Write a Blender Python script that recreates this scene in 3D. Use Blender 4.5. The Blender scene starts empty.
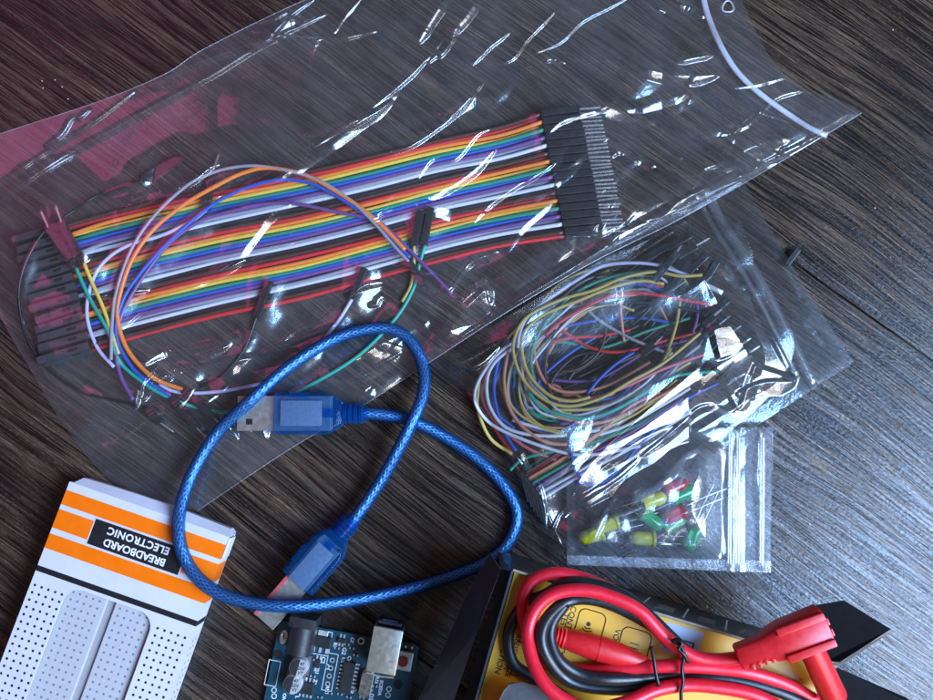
import bpy, bmesh, math, random
import numpy as np
from mathutils import Vector, Matrix

random.seed(7)
RNG = np.random.default_rng(7)
U = 0.001                                    # everything below is written in millimetres
C = bpy.context.scene.collection
SC = bpy.context.scene

# ------------------------------------------------------------------ camera
W, H, FPX, KMM = 933.0, 700.0, 850.0, 0.36
TILT = math.radians(6.0)
DIST = FPX * KMM
CAM = np.array([0.0, -DIST * math.sin(TILT), DIST * math.cos(TILT)])
ct, st = math.cos(TILT), math.sin(TILT)

def P(x, y, z=0.0):
    """point of the room seen at photo position x, y and lying z mm above the table"""
    x = np.asarray(x, float); y = np.asarray(y, float); z = np.asarray(z, float)
    dx = (x - W / 2) / FPX; dy = -(y - H / 2) / FPX; dz = -np.ones_like(dx)
    wy = ct * dy - st * dz; wz = st * dy + ct * dz
    t = (z - CAM[2]) / wz
    return np.stack(np.broadcast_arrays(CAM[0] + t * dx, CAM[1] + t * wy, z + 0 * t), -1)

cd = bpy.data.cameras.new('camera'); cam = bpy.data.objects.new('camera', cd); C.objects.link(cam)
cd.sensor_fit = 'HORIZONTAL'; cd.sensor_width = 36.0
cd.lens = 36.0 * FPX / W
cd.clip_start = 0.01; cd.clip_end = 20
cam.location = Vector(CAM * U); cam.rotation_euler = (TILT, 0, 0)
SC.camera = cam

# ------------------------------------------------------------------ node helper
class NT:
    def __init__(s, name):
        s.m = bpy.data.materials.new(name); s.m.use_nodes = True
        s.t = s.m.node_tree; s.t.nodes.clear()
        s.out = s.t.nodes.new('ShaderNodeOutputMaterial')
    def n(s, typ, **kw):
        nd = s.t.nodes.new('ShaderNode' + typ)
        for k, v in kw.items(): setattr(nd, k, v)
        return nd
    def put(s, sock, v):
        if isinstance(v, bpy.types.NodeSocket): s.t.links.new(v, sock)
        elif v is not None:
            if isinstance(v, tuple) and len(v) == 3 and sock.type == 'RGBA': v = v + (1.0,)
            sock.default_value = v
    def math(s, op, a, b=None, c=None, clamp=False):
        nd = s.n('Math', operation=op); nd.use_clamp = clamp
        s.put(nd.inputs[0], a); s.put(nd.inputs[1], b)
        if c is not None: s.put(nd.inputs[2], c)
        return nd.outputs[0]
    def coord(s, kind='Object'): return s.n('TexCoord').outputs[kind]
    def mapping(s, vec, scale=(1, 1, 1), rot=(0, 0, 0), loc=(0, 0, 0)):
        nd = s.n('Mapping'); s.put(nd.inputs['Vector'], vec)
        nd.inputs['Scale'].default_value = scale; nd.inputs['Rotation'].default_value = rot
        nd.inputs['Location'].default_value = loc
        return nd.outputs[0]
    def noise(s, vec, scale=1.0, detail=2.0, rough=0.5, dist=0.0):
        nd = s.n('TexNoise'); s.put(nd.inputs['Vector'], vec)
        nd.inputs['Scale'].default_value = scale; nd.inputs['Detail'].default_value = detail
        nd.inputs['Roughness'].default_value = rough; nd.inputs['Distortion'].default_value = dist
        return nd.outputs['Fac']
    def ramp(s, f, a, b, lo=0.0, hi=1.0):
        nd = s.n('MapRange'); nd.clamp = True
        s.put(nd.inputs[0], f); nd.inputs[1].default_value = a; nd.inputs[2].default_value = b
        nd.inputs[3].default_value = lo; nd.inputs[4].default_value = hi
        return nd.outputs[0]
    def mix(s, f, a, b, blend='MIX'):
        nd = s.n('Mix', data_type='RGBA', blend_type=blend)
        s.put(nd.inputs[0], f); s.put(nd.inputs[6], a); s.put(nd.inputs[7], b)
        return nd.outputs[2]
    def sep(s, v):
        nd = s.n('SeparateXYZ'); s.put(nd.inputs[0], v); return nd.outputs
    def comb(s, x, y, z=0.0):
        nd = s.n('CombineXYZ')
        for i, v in enumerate((x, y, z)): s.put(nd.inputs[i], v)
        return nd.outputs[0]
    def bump(s, h, strength=0.3, dist=0.0002, normal=None):
        nd = s.n('Bump'); nd.inputs['Strength'].default_value = strength
        nd.inputs['Distance'].default_value = dist; s.put(nd.inputs['Height'], h)
        if normal is not None: s.put(nd.inputs['Normal'], normal)
        return nd.outputs[0]
    def principled(s, **kw):
        nd = s.n('BsdfPrincipled')
        for k, v in kw.items(): s.put(nd.inputs[k.replace('_', ' ')], v)
        s.t.links.new(nd.outputs[0], s.out.inputs[0])
        return nd

MM = (1000, 1000, 1000)
_mats = {}
def plastic(name, col=None, rough=0.4, var=0.12, bump=0.15, metallic=0.0, coat=0.0, scale=0.6, trans=0.0, ior=1.48, spec=.5):
    """a plain surface with faint mottling in colour, gloss and relief"""
    if name in _mats: return _mats[name]
    t = NT(name); v = t.mapping(t.coord(), MM)
    n1 = t.noise(v, scale, 4, 0.6); n2 = t.noise(v, scale * 5, 2)
    c = t.mix(t.ramp(n1, 0.3, 0.7), tuple(x * (1 - var) for x in col), tuple(min(1, x * (1 + var)) for x in col))
    r = t.ramp(n1, 0.3, 0.7, max(0.02, rough - 0.07), rough + 0.07)
    p = t.principled(Base_Color=c, Roughness=r, Metallic=metallic, Normal=t.bump(n2, bump, 0.00008))
    p.inputs['Coat Weight'].default_value = coat; p.inputs['Specular IOR Level'].default_value = spec; p.inputs['Coat Roughness'].default_value = 0.12
    p.inputs['Transmission Weight'].default_value = trans; p.inputs['IOR'].default_value = ior
    _mats[name] = t.m
    return t.m

def film_material(name, haze=0.05, refl=0.085, rough=0.07, tint=(0.95, 0.96, 0.97), hazecol=(0.78, 0.8, 0.86), micro=0.5, mscale=0.35):
    t = NT(name); v = t.mapping(t.coord(), MM)
    n = t.noise(v, mscale, 4, 0.55, 0.6); n2 = t.noise(v, mscale * 6, 2, 0.5)
    h = t.math('ADD', n, t.math('MULTIPLY', n2, 0.12))
    nor = t.bump(h, micro, 0.0009)
    lw = t.n('LayerWeight'); lw.inputs[0].default_value = 0.5; t.put(lw.inputs['Normal'], nor)
    f5 = t.math('POWER', lw.outputs['Facing'], 4.0)
    fac = t.math('ADD', t.math('MULTIPLY', f5, 0.6), refl, clamp=True)
    tr = t.n('BsdfTransparent'); t.put(tr.inputs[0], tint)
    df = t.n('BsdfDiffuse'); t.put(df.inputs[0], hazecol); t.put(df.inputs['Normal'], nor)
    gl = t.n('BsdfGlossy'); t.put(gl.inputs[0], (1, 1, 1)); t.put(gl.inputs['Roughness'], t.ramp(t.noise(v, 0.9, 3, .6), .35, .7, rough * .7, rough * 2.6))
    t.put(gl.inputs['Normal'], nor)
    gs = t.n('BsdfGlossy'); t.put(gs.inputs[0], (1, 1, 1)); gs.inputs['Roughness'].default_value = 0.30; t.put(gs.inputs['Normal'], nor)
    mg = t.n('MixShader'); mg.inputs[0].default_value = 0.34; t.put(mg.inputs[1], gl.outputs[0]); t.put(mg.inputs[2], gs.outputs[0])
    streak = t.noise(t.mapping(t.coord(), MM), 0.05, 5, 0.65)
    hz = t.ramp(streak, 0.35, 0.7, haze * 0.5, haze * 1.5)
    m1 = t.n('MixShader'); t.put(m1.inputs[0], hz); t.put(m1.inputs[1], tr.outputs[0]); t.put(m1.inputs[2], df.outputs[0])
    m2 = t.n('MixShader'); t.put(m2.inputs[0], fac); t.put(m2.inputs[1], m1.outputs[0]); t.put(m2.inputs[2], mg.outputs[0])
    t.t.links.new(m2.outputs[0], t.out.inputs[0])
    return t.m

# ------------------------------------------------------------------ scene helpers
BASE = {}
def thing(name, label, cat, loc, group=None):
    o = bpy.data.objects.new(name, None); C.objects.link(o)
    loc = np.array(loc, float); o.location = Vector(loc * U); o.empty_display_size = 0.01
    BASE[o.name] = loc; tag(o, label, cat, group)
    return o
def tag(o, label=None, cat=None, group=None, kind=None):
    if label: o['label'] = label
    if cat: o['category'] = cat
    if group: o['group'] = group
    if kind: o['kind'] = kind
    return o

class MB:
    """collects shapes (world millimetres) and links them as one mesh object"""
    def __init__(s): s.v = []; s.f = []; s.mi = []; s.uv = []; s.nv = 0
    def add(s, verts, faces, m=0, uvs=None):
        verts = np.asarray(verts, float).reshape(-1, 3)
        s.v.append(verts); b = s.nv; s.nv += len(verts)
        for i, f in enumerate(faces):
            s.f.append(tuple(int(k) + b for k in f)); s.mi.append(m)
            s.uv.append(uvs[i] if uvs is not None else [(0, 0)] * len(f))
        return s
    def box(s, c, ex, ey, ez, m=0, bev=0.0):
        """ex, ey, ez are half-extent vectors"""
        c, ex, ey, ez = (np.array(a, float) for a in (c, ex, ey, ez))
        if bev <= 0:
            vs = [c + i * ex + j * ey + k * ez for i in (-1, 1) for j in (-1, 1) for k in (-1, 1)]
            return s.add(vs, [(0, 1, 3, 2), (4, 6, 7, 5), (0, 4, 5, 1), (2, 3, 7, 6), (0, 2, 6, 4), (1, 5, 7, 3)], m)
        bm = bmesh.new(); bmesh.ops.create_cube(bm, size=2.0)
        lx, ly, lz = (np.linalg.norm(a) for a in (ex, ey, ez))
        for v in bm.verts: v.co = Vector((v.co.x * lx, v.co.y * ly, v.co.z * lz))
        bmesh.ops.bevel(bm, geom=list(bm.edges), offset=min(bev, 0.8 * min(lx, ly, lz)), segments=2, affect='EDGES', profile=0.6)
        M = np.stack([ex / lx, ey / ly, ez / lz], 0)
        vs = np.array([v.co[:] for v in bm.verts]) @ M + c
        fs = [[v.index for v in f.verts] for f in bm.faces]; bm.free()
        return s.add(vs, fs, m)
    def tube(s, pts, r, n=10, m=0, cap=True, flat=None):
        pts = np.asarray(pts, float); k = len(pts)
        r = np.broadcast_to(np.asarray(r, float), (k,))
        T = np.gradient(pts, axis=0); T /= np.linalg.norm(T, axis=1)[:, None] + 1e-12
        a = np.array([0, 0, 1.0]) if abs(T[0, 2]) < 0.9 else np.array([1.0, 0, 0])
        N = np.empty_like(T); x = np.cross(T[0], a); N[0] = x / np.linalg.norm(x)
        for i in range(1, k):
            q = N[i - 1] - T[i] * np.dot(N[i - 1], T[i]); N[i] = q / np.linalg.norm(q)
        B = np.cross(T, N)
        ang = np.arange(n) * 2 * math.pi / n
        fl = 1.0 if flat is None else flat
        vs = pts[:, None] + r[:, None, None] * (np.cos(ang)[None, :, None] * N[:, None] + fl * np.sin(ang)[None, :, None] * B[:, None])
        L = np.concatenate([[0], np.cumsum(np.linalg.norm(np.diff(pts, axis=0), axis=1))])
        fs, uv = [], []
        for i in range(k - 1):
            for j in range(n):
                j2 = (j + 1) % n
                fs.append((i * n + j, i * n + j2, (i + 1) * n + j2, (i + 1) * n + j))
                uv.append([(L[i], j / n), (L[i], (j + 1) / n), (L[i + 1], (j + 1) / n), (L[i + 1], j / n)])
        if cap:
            fs.append(tuple(range(n))[::-1]); uv.append([(0, 0)] * n)
            fs.append(tuple((k - 1) * n + j for j in range(n))); uv.append([(0, 0)] * n)
        return s.add(vs.reshape(-1, 3), fs, m, uv)
    def prism(s, loop, up, m=0, mtop=None):
        """loop of points (counter-clockwise seen from the tip of up) raised by the vector up"""
        loop = np.asarray(loop, float); n = len(loop); up = np.asarray(up, float)
        vs = np.concatenate([loop, loop + up])
        s.add(vs, [tuple(range(n))[::-1]] + [(i, (i + 1) % n, n + (i + 1) % n, n + i) for i in range(n)], m)
        s.add(loop + up, [tuple(range(n))], m if mtop is None else mtop)
        return s
    def poly(s, loop, m=0):
        loop = np.asarray(loop, float)
        return s.add(loop, [tuple(range(len(loop)))], m)
    def disc(s, c, ex, ey, m=0, n=16):
        a = np.arange(n) * 2 * math.pi / n
        return s.poly(np.array(c) + np.cos(a)[:, None] * np.array(ex) + np.sin(a)[:, None] * np.array(ey), m)
    def lathe(s, o, ax, prof, n=20, m=0):
        """prof: (distance along ax, radius)"""
        ax = np.array(ax, float); ax /= np.linalg.norm(ax)
        return s.tube([np.array(o) + ax * d for d, _ in prof], [max(r, 1e-3) for _, r in prof], n, m)
    def build(s, name, mats, parent=None, smooth=False, loc=None):
        v = np.concatenate(s.v)
        if parent is not None: base = BASE[parent.name]
        else:
            base = np.array(loc, float) if loc is not None else np.array([v[:, 0].mean(), v[:, 1].mean(), v[:, 2].min()])
        me = bpy.data.meshes.new(name)
        me.from_pydata(((v - base) * U).tolist(), [], s.f)
        mats = mats if isinstance(mats, (list, tuple)) else [mats]
        for m in mats: me.materials.append(m)
        me.polygons.foreach_set('material_index', s.mi)
        ul = me.uv_layers.new(name='UVMap')
        ul.data.foreach_set('uv', np.array([c for f in s.uv for c in f], float).ravel())
        me.polygons.foreach_set('use_smooth', [bool(smooth)] * len(me.polygons))
        me.update(); me.validate()
        if smooth == 'auto': me.set_sharp_from_angle(angle=math.radians(38))
        o = bpy.data.objects.new(name, me); C.objects.link(o)
        if parent is not None: o.parent = parent
        else: o.location = Vector(base * U)
        BASE[o.name] = base
        return o

def spline(pts, step=1.2):
    """Catmull-Rom through the points, resampled evenly"""
    p = np.asarray(pts, float)
    if len(p) == 2: q = np.linspace(p[0], p[1], 12)
    else:
        p = np.concatenate([[2 * p[0] - p[1]], p, [2 * p[-1] - p[-2]]])
        out = []
        for i in range(1, len(p) - 2):
            a, b, c, d = p[i - 1:i + 3]; t = np.linspace(0, 1, 24, endpoint=False)[:, None]
            out.append(0.5 * (2 * b + (c - a) * t + (2 * a - 5 * b + 4 * c - d) * t * t + (3 * b - a - 3 * c + d) * t ** 3))
        q = np.concatenate(out + [p[-2][None]])
    L = np.concatenate([[0], np.cumsum(np.linalg.norm(np.diff(q, axis=0), axis=1))])
    n = max(4, int(L[-1] / step)); s = np.linspace(0, L[-1], n)
    return np.stack([np.interp(s, L, q[:, i]) for i in range(q.shape[1])], 1)

def frame(p0, p1, z):
    """origin and unit axes of a flat thing: x from p0 towards p1, y to its left, both level"""
    o = P(*p0, z); x = P(*p1, z) - o; x /= np.linalg.norm(x)
    return o, x, np.array([-x[1], x[0], 0.0])

def text_mesh(mb, txt, size, o, ex, ey, m=0, align='CENTER', bold=0.0, spacing=1.0):
    cu = bpy.data.curves.new('lettering', 'FONT'); cu.body = txt; cu.size = size
    cu.align_x = align; cu.align_y = 'CENTER'; cu.offset = bold; cu.space_character = spacing; cu.resolution_u = 3
    to = bpy.data.objects.new('lettering', cu); C.objects.link(to)
    dg = bpy.context.evaluated_depsgraph_get(); me = to.evaluated_get(dg).to_mesh()
    v = np.array([q.co[:] for q in me.vertices]); f = [list(p.vertices) for p in me.polygons]
    to.evaluated_get(dg).to_mesh_clear()
    bpy.data.objects.remove(to); bpy.data.curves.remove(cu)
    if len(v): mb.add(np.array(o) + v[:, :1] * np.array(ex) + v[:, 1:2] * np.array(ey), f, m)

# ------------------------------------------------------------------ height rasters (what the films drape over)
OX, OY = 120, 120
RW, RH = int(W) + 2 * OX, int(H) + 2 * OY
GY, GX = np.mgrid[0:RH, 0:RW]; GX = GX - OX; GY = GY - OY
def raster(): return np.zeros((RH, RW))
def to_px(w):
    """photo position of world points"""
    d = np.asarray(w, float) - CAM
    yy = ct * d[..., 1] + st * d[..., 2]; zz = -st * d[..., 1] + ct * d[..., 2]
    return W / 2 + FPX * d[..., 0] / -zz, H / 2 - FPX * yy / -zz
def deposit(R, pts, r):
    x, y = to_px(pts); k = max(1, int(round(r / 0.34)))
    for a, b, z in zip(x, y, pts[:, 2]):
        i, j = int(round(b)) + OY, int(round(a)) + OX
        if k <= i < RH - k and k <= j < RW - k:
            s = R[i - k:i + k + 1, j - k:j + k + 1]; np.maximum(s, z + r, out=s)
def blur(a, r):
    for ax in (0, 1):
        for _ in range(2):
            p = np.pad(a, [(r + 1, r) if i == ax else (0, 0) for i in (0, 1)], mode='edge')
            c = np.cumsum(p, axis=ax)
            n = a.shape[ax]
            a = (np.take(c, range(2 * r + 1, 2 * r + 1 + n), ax) - np.take(c, range(0, n), ax)) / (2 * r + 1)
    return a
def drape(R, slope, it, br):
    h = R.copy()
    for k in range(it):
        for ax in (0, 1):
            for s in (1, -1):
                np.maximum(h, np.roll(h, s, ax) - slope, out=h)
        if k % 2 == 0:
            for s in ((1, 1), (1, -1), (-1, 1), (-1, -1)):
                np.maximum(h, np.roll(h, s, (0, 1)) - 1.41 * slope, out=h)
    return blur(h, br)
def sample(R, x, y):
    x = np.clip(np.asarray(x, float) + OX, 0, RW - 2.001); y = np.clip(np.asarray(y, float) + OY, 0, RH - 2.001)
    i = y.astype(int); j = x.astype(int); fy = y - i; fx = x - j
    return (R[i, j] * (1 - fx) + R[i, j + 1] * fx) * (1 - fy) + (R[i + 1, j] * (1 - fx) + R[i + 1, j + 1] * fx) * fy
def inside(poly, x, y):
    r = np.zeros(x.shape, bool); n = len(poly)
    for k in range(n):
        (x1, y1), (x2, y2) = poly[k], poly[(k + 1) % n]
        c = ((y1 > y) != (y2 > y)) & (x < (x2 - x1) * (y - y1) / (y2 - y1 + 1e-9) + x1); r ^= c
    return r
def vnoise(x, y, scale, seed):
    g = np.random.default_rng(seed).random((512, 512))
    x = x / scale + 100; y = y / scale + 100
    i = np.floor(x).astype(int); j = np.floor(y).astype(int); fx = x - i; fy = y - j
    fx = fx * fx * (3 - 2 * fx); fy = fy * fy * (3 - 2 * fy)
    q = lambda a, b: g[a % 512, b % 512]
    return (q(i, j) * (1 - fx) + q(i + 1, j) * fx) * (1 - fy) + (q(i, j + 1) * (1 - fx) + q(i + 1, j + 1) * fx) * fy

def facets(x, y, scale, seed, warp=0.35):
    """flat triangular facets with sharp folds, like crushed film; 0..1"""
    g = np.random.default_rng(seed).random((512, 512))
    x, y = x + warp * scale * 2 * (vnoise(x, y, scale * 1.3, seed + 1) - .5), y + warp * scale * 2 * (vnoise(x, y, scale * 1.3, seed + 2) - .5)
    x = x / scale + 100; y = y / scale + 100
    i = np.floor(x).astype(int); j = np.floor(y).astype(int); fx = x - i; fy = y - j
    a, b, c, d = (g[(i + p) % 512, (j + q) % 512] for p, q in ((0, 0), (1, 0), (0, 1), (1, 1)))
    return np.where(fx + fy < 1, a + (b - a) * fx + (c - a) * fy, d + (c - d) * (1 - fx) + (b - d) * (1 - fy))
# the window that lights the room, as a direction from the middle of the table
W_AZ, W_EL = math.radians(-31), math.radians(40)
WDIR = np.array([math.cos(W_EL) * math.cos(W_AZ), math.cos(W_EL) * math.sin(W_AZ), math.sin(W_EL)])
WPOS = WDIR * 850.0

def crease(x, y, path, wl, ws=None, gain=1.0, taper=0.25):
    """a fold along a photo path: a flat slope of width wl towards the window, a steeper one behind it"""
    ws = wl * 0.5 if ws is None else ws
    p = spline(path, 4.0) if len(path) > 2 else np.asarray(path, float)
    mid = P(*p[len(p) // 2], 2.0)
    v = CAM - mid; v /= np.linalg.norm(v); w = WPOS - mid; w /= np.linalg.norm(w)
    h = v + w; g = np.array([h[0], h[1]]) / h[2]             # slope that mirrors the window
    best = np.full(x.shape, 1e9); sd = np.zeros(x.shape); tt = np.zeros(x.shape)
    n = len(p) - 1
    box = (x > p[:, 0].min() - wl - 30) & (x < p[:, 0].max() + wl + 30) & (y > p[:, 1].min() - wl - 30) & (y < p[:, 1].max() + wl + 30)
    idx = np.where(box)
    if not len(idx[0]): return np.zeros(x.shape)
    X, Y = x[idx], y[idx]; best = np.full(X.shape, 1e9); sd = np.zeros(X.shape); tt = np.zeros(X.shape); nn = np.zeros(X.shape)
    for k in range(n):
        a, b = p[k], p[k + 1]; d = b - a; L2 = d @ d + 1e-9
        t = np.clip(((X - a[0]) * d[0] + (Y - a[1]) * d[1]) / L2, 0, 1)
        qx, qy = X - a[0] - t * d[0], Y - a[1] - t * d[1]; ds = np.hypot(qx, qy)
        nx, ny = d[1] / math.sqrt(L2), -d[0] / math.sqrt(L2)
        if nx * g[0] - ny * g[1] < 0: nx, ny = -nx, -ny      # towards the window (photo y runs down)
        c = ds < best
        best[c] = ds[c]; sd[c] = np.sign(qx * nx + qy * ny)[c]; tt[c] = ((k + t) / n)[c]
        nn[c] = abs(nx * g[0] - ny * g[1])
    env = np.clip(np.minimum(tt, 1 - tt) / taper, 0, 1) ** 0.7
    wl_ = wl * (0.25 + 0.75 * env)
    A = np.clip(nn, 0.15, 0.8) * wl_ * KMM * gain
    prof = np.where(sd >= 0, np.clip(1 - (best / wl_) ** (1.45 if wl < 13 else 1.15), 0, 1), np.clip(1 - best / ws, 0, 1))
    if wl <= 6: prof = prof * prof * (3 - 2 * prof); A = A * 1.25
    z = np.zeros(x.shape); z[idx] = A * prof * np.clip(env * 3, 0, 1)
    return z

def patch(top, right, bottom, left, nu, nv):
    """Coons patch in photo coordinates; top and bottom run left to right, left and right run top to bottom"""
    def cur(pts, n):
        q = spline(pts, 2.0) if len(pts) > 2 else np.linspace(pts[0], pts[1], 60)
        t = np.linspace(0, 1, n); s = np.linspace(0, 1, len(q))
        return np.stack([np.interp(t, s, q[:, 0]), np.interp(t, s, q[:, 1])], 1)
    a, b, l, r = cur(top, nu), cur(bottom, nu), cur(left, nv), cur(right, nv)
    u = np.linspace(0, 1, nu)[None, :, None]; v = np.linspace(0, 1, nv)[:, None, None]
    g = (1 - v) * a[None] + v * b[None] + (1 - u) * l[:, None] + u * r[:, None] \
        - ((1 - u) * (1 - v) * a[0] + u * (1 - v) * a[-1] + (1 - u) * v * b[0] + u * v * b[-1])
    edge = np.minimum(np.minimum(u, 1 - u) * nu, np.minimum(v, 1 - v) * nv)[..., 0]
    return g[..., 0], g[..., 1], edge

def film(name, gx, gy, z, m, parent, hole=None):
    nv, nu = gx.shape
    w = P(gx, gy, z).reshape(-1, 3)
    i = (np.arange(nv - 1)[:, None] * nu + np.arange(nu - 1)[None]).ravel()
    fs = np.stack([i, i + nu, i + nu + 1, i + 1], 1)
    if hole is not None:
        cx = (gx[:-1, :-1] + gx[1:, 1:]).ravel() / 2; cy = (gy[:-1, :-1] + gy[1:, 1:]).ravel() / 2
        fs = fs[np.hypot(cx - hole[0], cy - hole[1]) > hole[2]]
    me = bpy.data.meshes.new(name)
    base = BASE[parent.name]
    me.from_pydata(((w - base) * U).tolist(), [], fs.tolist())
    me.materials.append(m); me.polygons.foreach_set('use_smooth', [True] * len(me.polygons)); me.update()
    o = bpy.data.objects.new(name, me); C.objects.link(o); o.parent = parent; BASE[o.name] = base
    return o

# ------------------------------------------------------------------ materials
def wood_material():
    t = NT('dark_wood_laminate'); v = t.mapping(t.coord(), MM)
    x, y, z = t.sep(v)
    wv = t.noise(t.comb(t.math('MULTIPLY', x, 0.010), t.math('MULTIPLY', y, 0.022)), 1.0, 1, 0.5)
    wv2 = t.noise(t.comb(t.math('MULTIPLY', x, 0.045), t.math('MULTIPLY', y, 0.16)), 1.0, 2, 0.5)
    yy = t.math('ADD', y, t.math('ADD', t.math('MULTIPLY', t.math('SUBTRACT', wv, 0.5), 9.0), t.math('MULTIPLY', t.math('SUBTRACT', wv2, 0.5), 0.8)))
    def st(su, sv, d=3, r=0.6, off=0.0):
        return t.noise(t.comb(t.math('MULTIPLY', x, su), t.math('MULTIPLY', yy, sv), off), 1.0, d, r)
    pores = st(0.022, 1.2, 3, 0.6); fine = st(0.034, 3.1, 3, 0.6, 3.1); broad = st(0.008, 0.07, 3, 0.5, 7.7)
    streak = st(0.02, 0.40, 4, 0.65, 1.3)
    peb = t.noise(t.comb(t.math('MULTIPLY', x, 0.75), t.math('MULTIPLY', y, 1.15), 5.0), 1.0, 3, 0.6)
    dark = (0.015, 0.010, 0.008); mid = (0.062, 0.040, 0.027); light = (0.27, 0.172, 0.10)
    spk = t.noise(t.comb(t.math('MULTIPLY', x, 0.55), t.math('MULTIPLY', yy, 2.6), 2.2), 1.0, 2, 0.6)
    pore2 = st(0.05, 2.7, 2, 0.5, 9.4)
    c = t.mix(t.ramp(streak, 0.40, 0.58), dark, mid)
    patch_ = t.noise(t.comb(t.math('MULTIPLY', x, 0.011), t.math('MULTIPLY', yy, 0.04), 4.4), 1.0, 4, 0.6, 0.8)
    li = t.math('MULTIPLY', t.ramp(fine, 0.51, 0.60), t.math('MULTIPLY', t.ramp(broad, 0.36, 0.62, 0.25, 1.0), t.ramp(patch_, 0.40, 0.60, 0.45, 1.1)))
    li = t.math('MULTIPLY', li, t.ramp(streak, 0.40, 0.56, 0.2, 1.0))
    li = t.math('MULTIPLY', li, t.ramp(spk, 0.38, 0.58, 0.3, 1.15))
    c = t.mix(t.ramp(patch_, 0.42, 0.58, 0.0, 0.35), c, (0.05, 0.036, 0.027))
    c = t.mix(t.math('MULTIPLY', li, 0.85), c, light)
    c = t.mix(t.math('MULTIPLY', t.ramp(peb, 0.54, 0.68), t.ramp(broad, 0.4, 0.62, 0.10, 0.5)), c, (0.15, 0.112, 0.076))
    c = t.mix(t.ramp(pores, 0.475, 0.415), c, (0.007, 0.005, 0.0045))
    c = t.mix(t.ramp(pore2, 0.44, 0.39), c, (0.005, 0.004, 0.004))
    h = t.math('ADD', t.math('MULTIPLY', t.ramp(pores, 0.36, 0.56), 0.9), t.math('ADD', t.math('MULTIPLY', peb, 1.25), t.math('MULTIPLY', fine, 0.5)))
    rg = t.ramp(peb, 0.3, 0.7, 0.16, 0.25)
    p = t.principled(Base_Color=c, Roughness=rg, Normal=t.bump(h, 0.55, 0.00027))
    p.inputs['Specular IOR Level'].default_value = 0.56
    return t.m
M_WOOD = wood_material()
M_FILM = film_material('clear_polythene', 0.012, 0.105, 0.075, micro=0.08, mscale=0.24)
M_FILM_B = film_material('clear_polythene_under', 0.032, 0.03, 0.2, micro=0.2)
M_FILM_C = film_material('thin_polythene_under', 0.014, 0.03, 0.2, micro=0.2)
M_FILM2 = film_material('glossy_shaded_polythene', 0.008, 0.095, 0.05, tint=(.70, .70, .69), micro=0.16, mscale=0.22)  # dark tint puts the dimness inside the stuffed bag into the film
M_FILM3 = film_material('small_bag_polythene', 0.075, 0.085, 0.07, micro=0.14, mscale=0.25)
M_SEAL = film_material('heat_sealed_polythene', 0.16, 0.09, 0.12, micro=0.35, mscale=0.9)
M_ZIP = film_material('milky_zip_plastic', 0.34, 0.10, 0.15, hazecol=(0.75, 0.8, 0.92), micro=0.1)
M_ZIP2 = film_material('clear_zip_plastic', 0.035, 0.13, 0.10, hazecol=(0.6, 0.68, 0.8), micro=0.06)
COL = dict(black=(0.012, 0.012, 0.014), brown=(0.07, 0.03, 0.02), red=(0.62, 0.025, 0.03), orange=(0.85, 0.22, 0.03),
           yellow=(0.78, 0.52, 0.06), green=(0.01, 0.26, 0.16), blue=(0.02, 0.09, 0.45), purple=(0.16, 0.065, 0.24),
           grey=(0.30, 0.30, 0.34), white=(0.62, 0.64, 0.72), lilac=(0.52, 0.5, 0.7), teal=(0.0, 0.36, 0.25),
           salmon=(0.6, 0.23, 0.14), olive=(0.5, 0.40, 0.1), pink=(0.6, 0.12, 0.16))
def wire_mat(c): return plastic('wire_' + c, COL[c], 0.36, 0.06, 0.05)
M_BLACK = plastic('black_housing_plastic', (0.016, 0.016, 0.018), 0.36, 0.2, 0.2)
M_SLOT = plastic('dark_slot', (0.004, 0.004, 0.004), 0.7)
M_PIN = plastic('tinned_pin', (0.78, 0.77, 0.75), 0.28, 0.05, 0.05, metallic=.8)
M_STEEL = plastic('plated_steel', (0.72, 0.71, 0.66), 0.28, 0.06, 0.1, metallic=1.0)
M_NICKEL = plastic('brushed_nickel_shell', (0.62, 0.61, 0.55), 0.34, 0.06, 0.1, metallic=0.85)

# ------------------------------------------------------------------ table
a, b = P(713, 205)[:2], P(933, 362)[:2]
GANG = math.atan2(b[1] - a[1], b[0] - a[0])
gu = np.array([math.cos(GANG), math.sin(GANG)]); gv = np.array([-gu[1], gu[0]])
v0 = float(a @ gv)
prof = [(-700, 0)]
for k in (-3, -2, -1, 0, 1, 2):
    c0 = v0 + 192 * k
    prof += [(c0 - 1.0, 0), (c0 - 0.5, -1.2), (c0 + 0.3, -1.3), (c0 + 0.8, -0.6), (c0 + 3.6, 0)]
prof += [(700, 0)]
mb = MB(); vs = []; 
for vv, zz in prof: vs += [(-800, vv, zz), (800, vv, zz)]
mb.add(vs, [(2 * i, 2 * i + 1, 2 * i + 3, 2 * i + 2) for i in range(len(prof) - 1)])
table = mb.build('wood_floor', M_WOOD, loc=(0, 0, 0)); table.rotation_euler = (0, 0, GANG)
tag(table, kind='structure')

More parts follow.
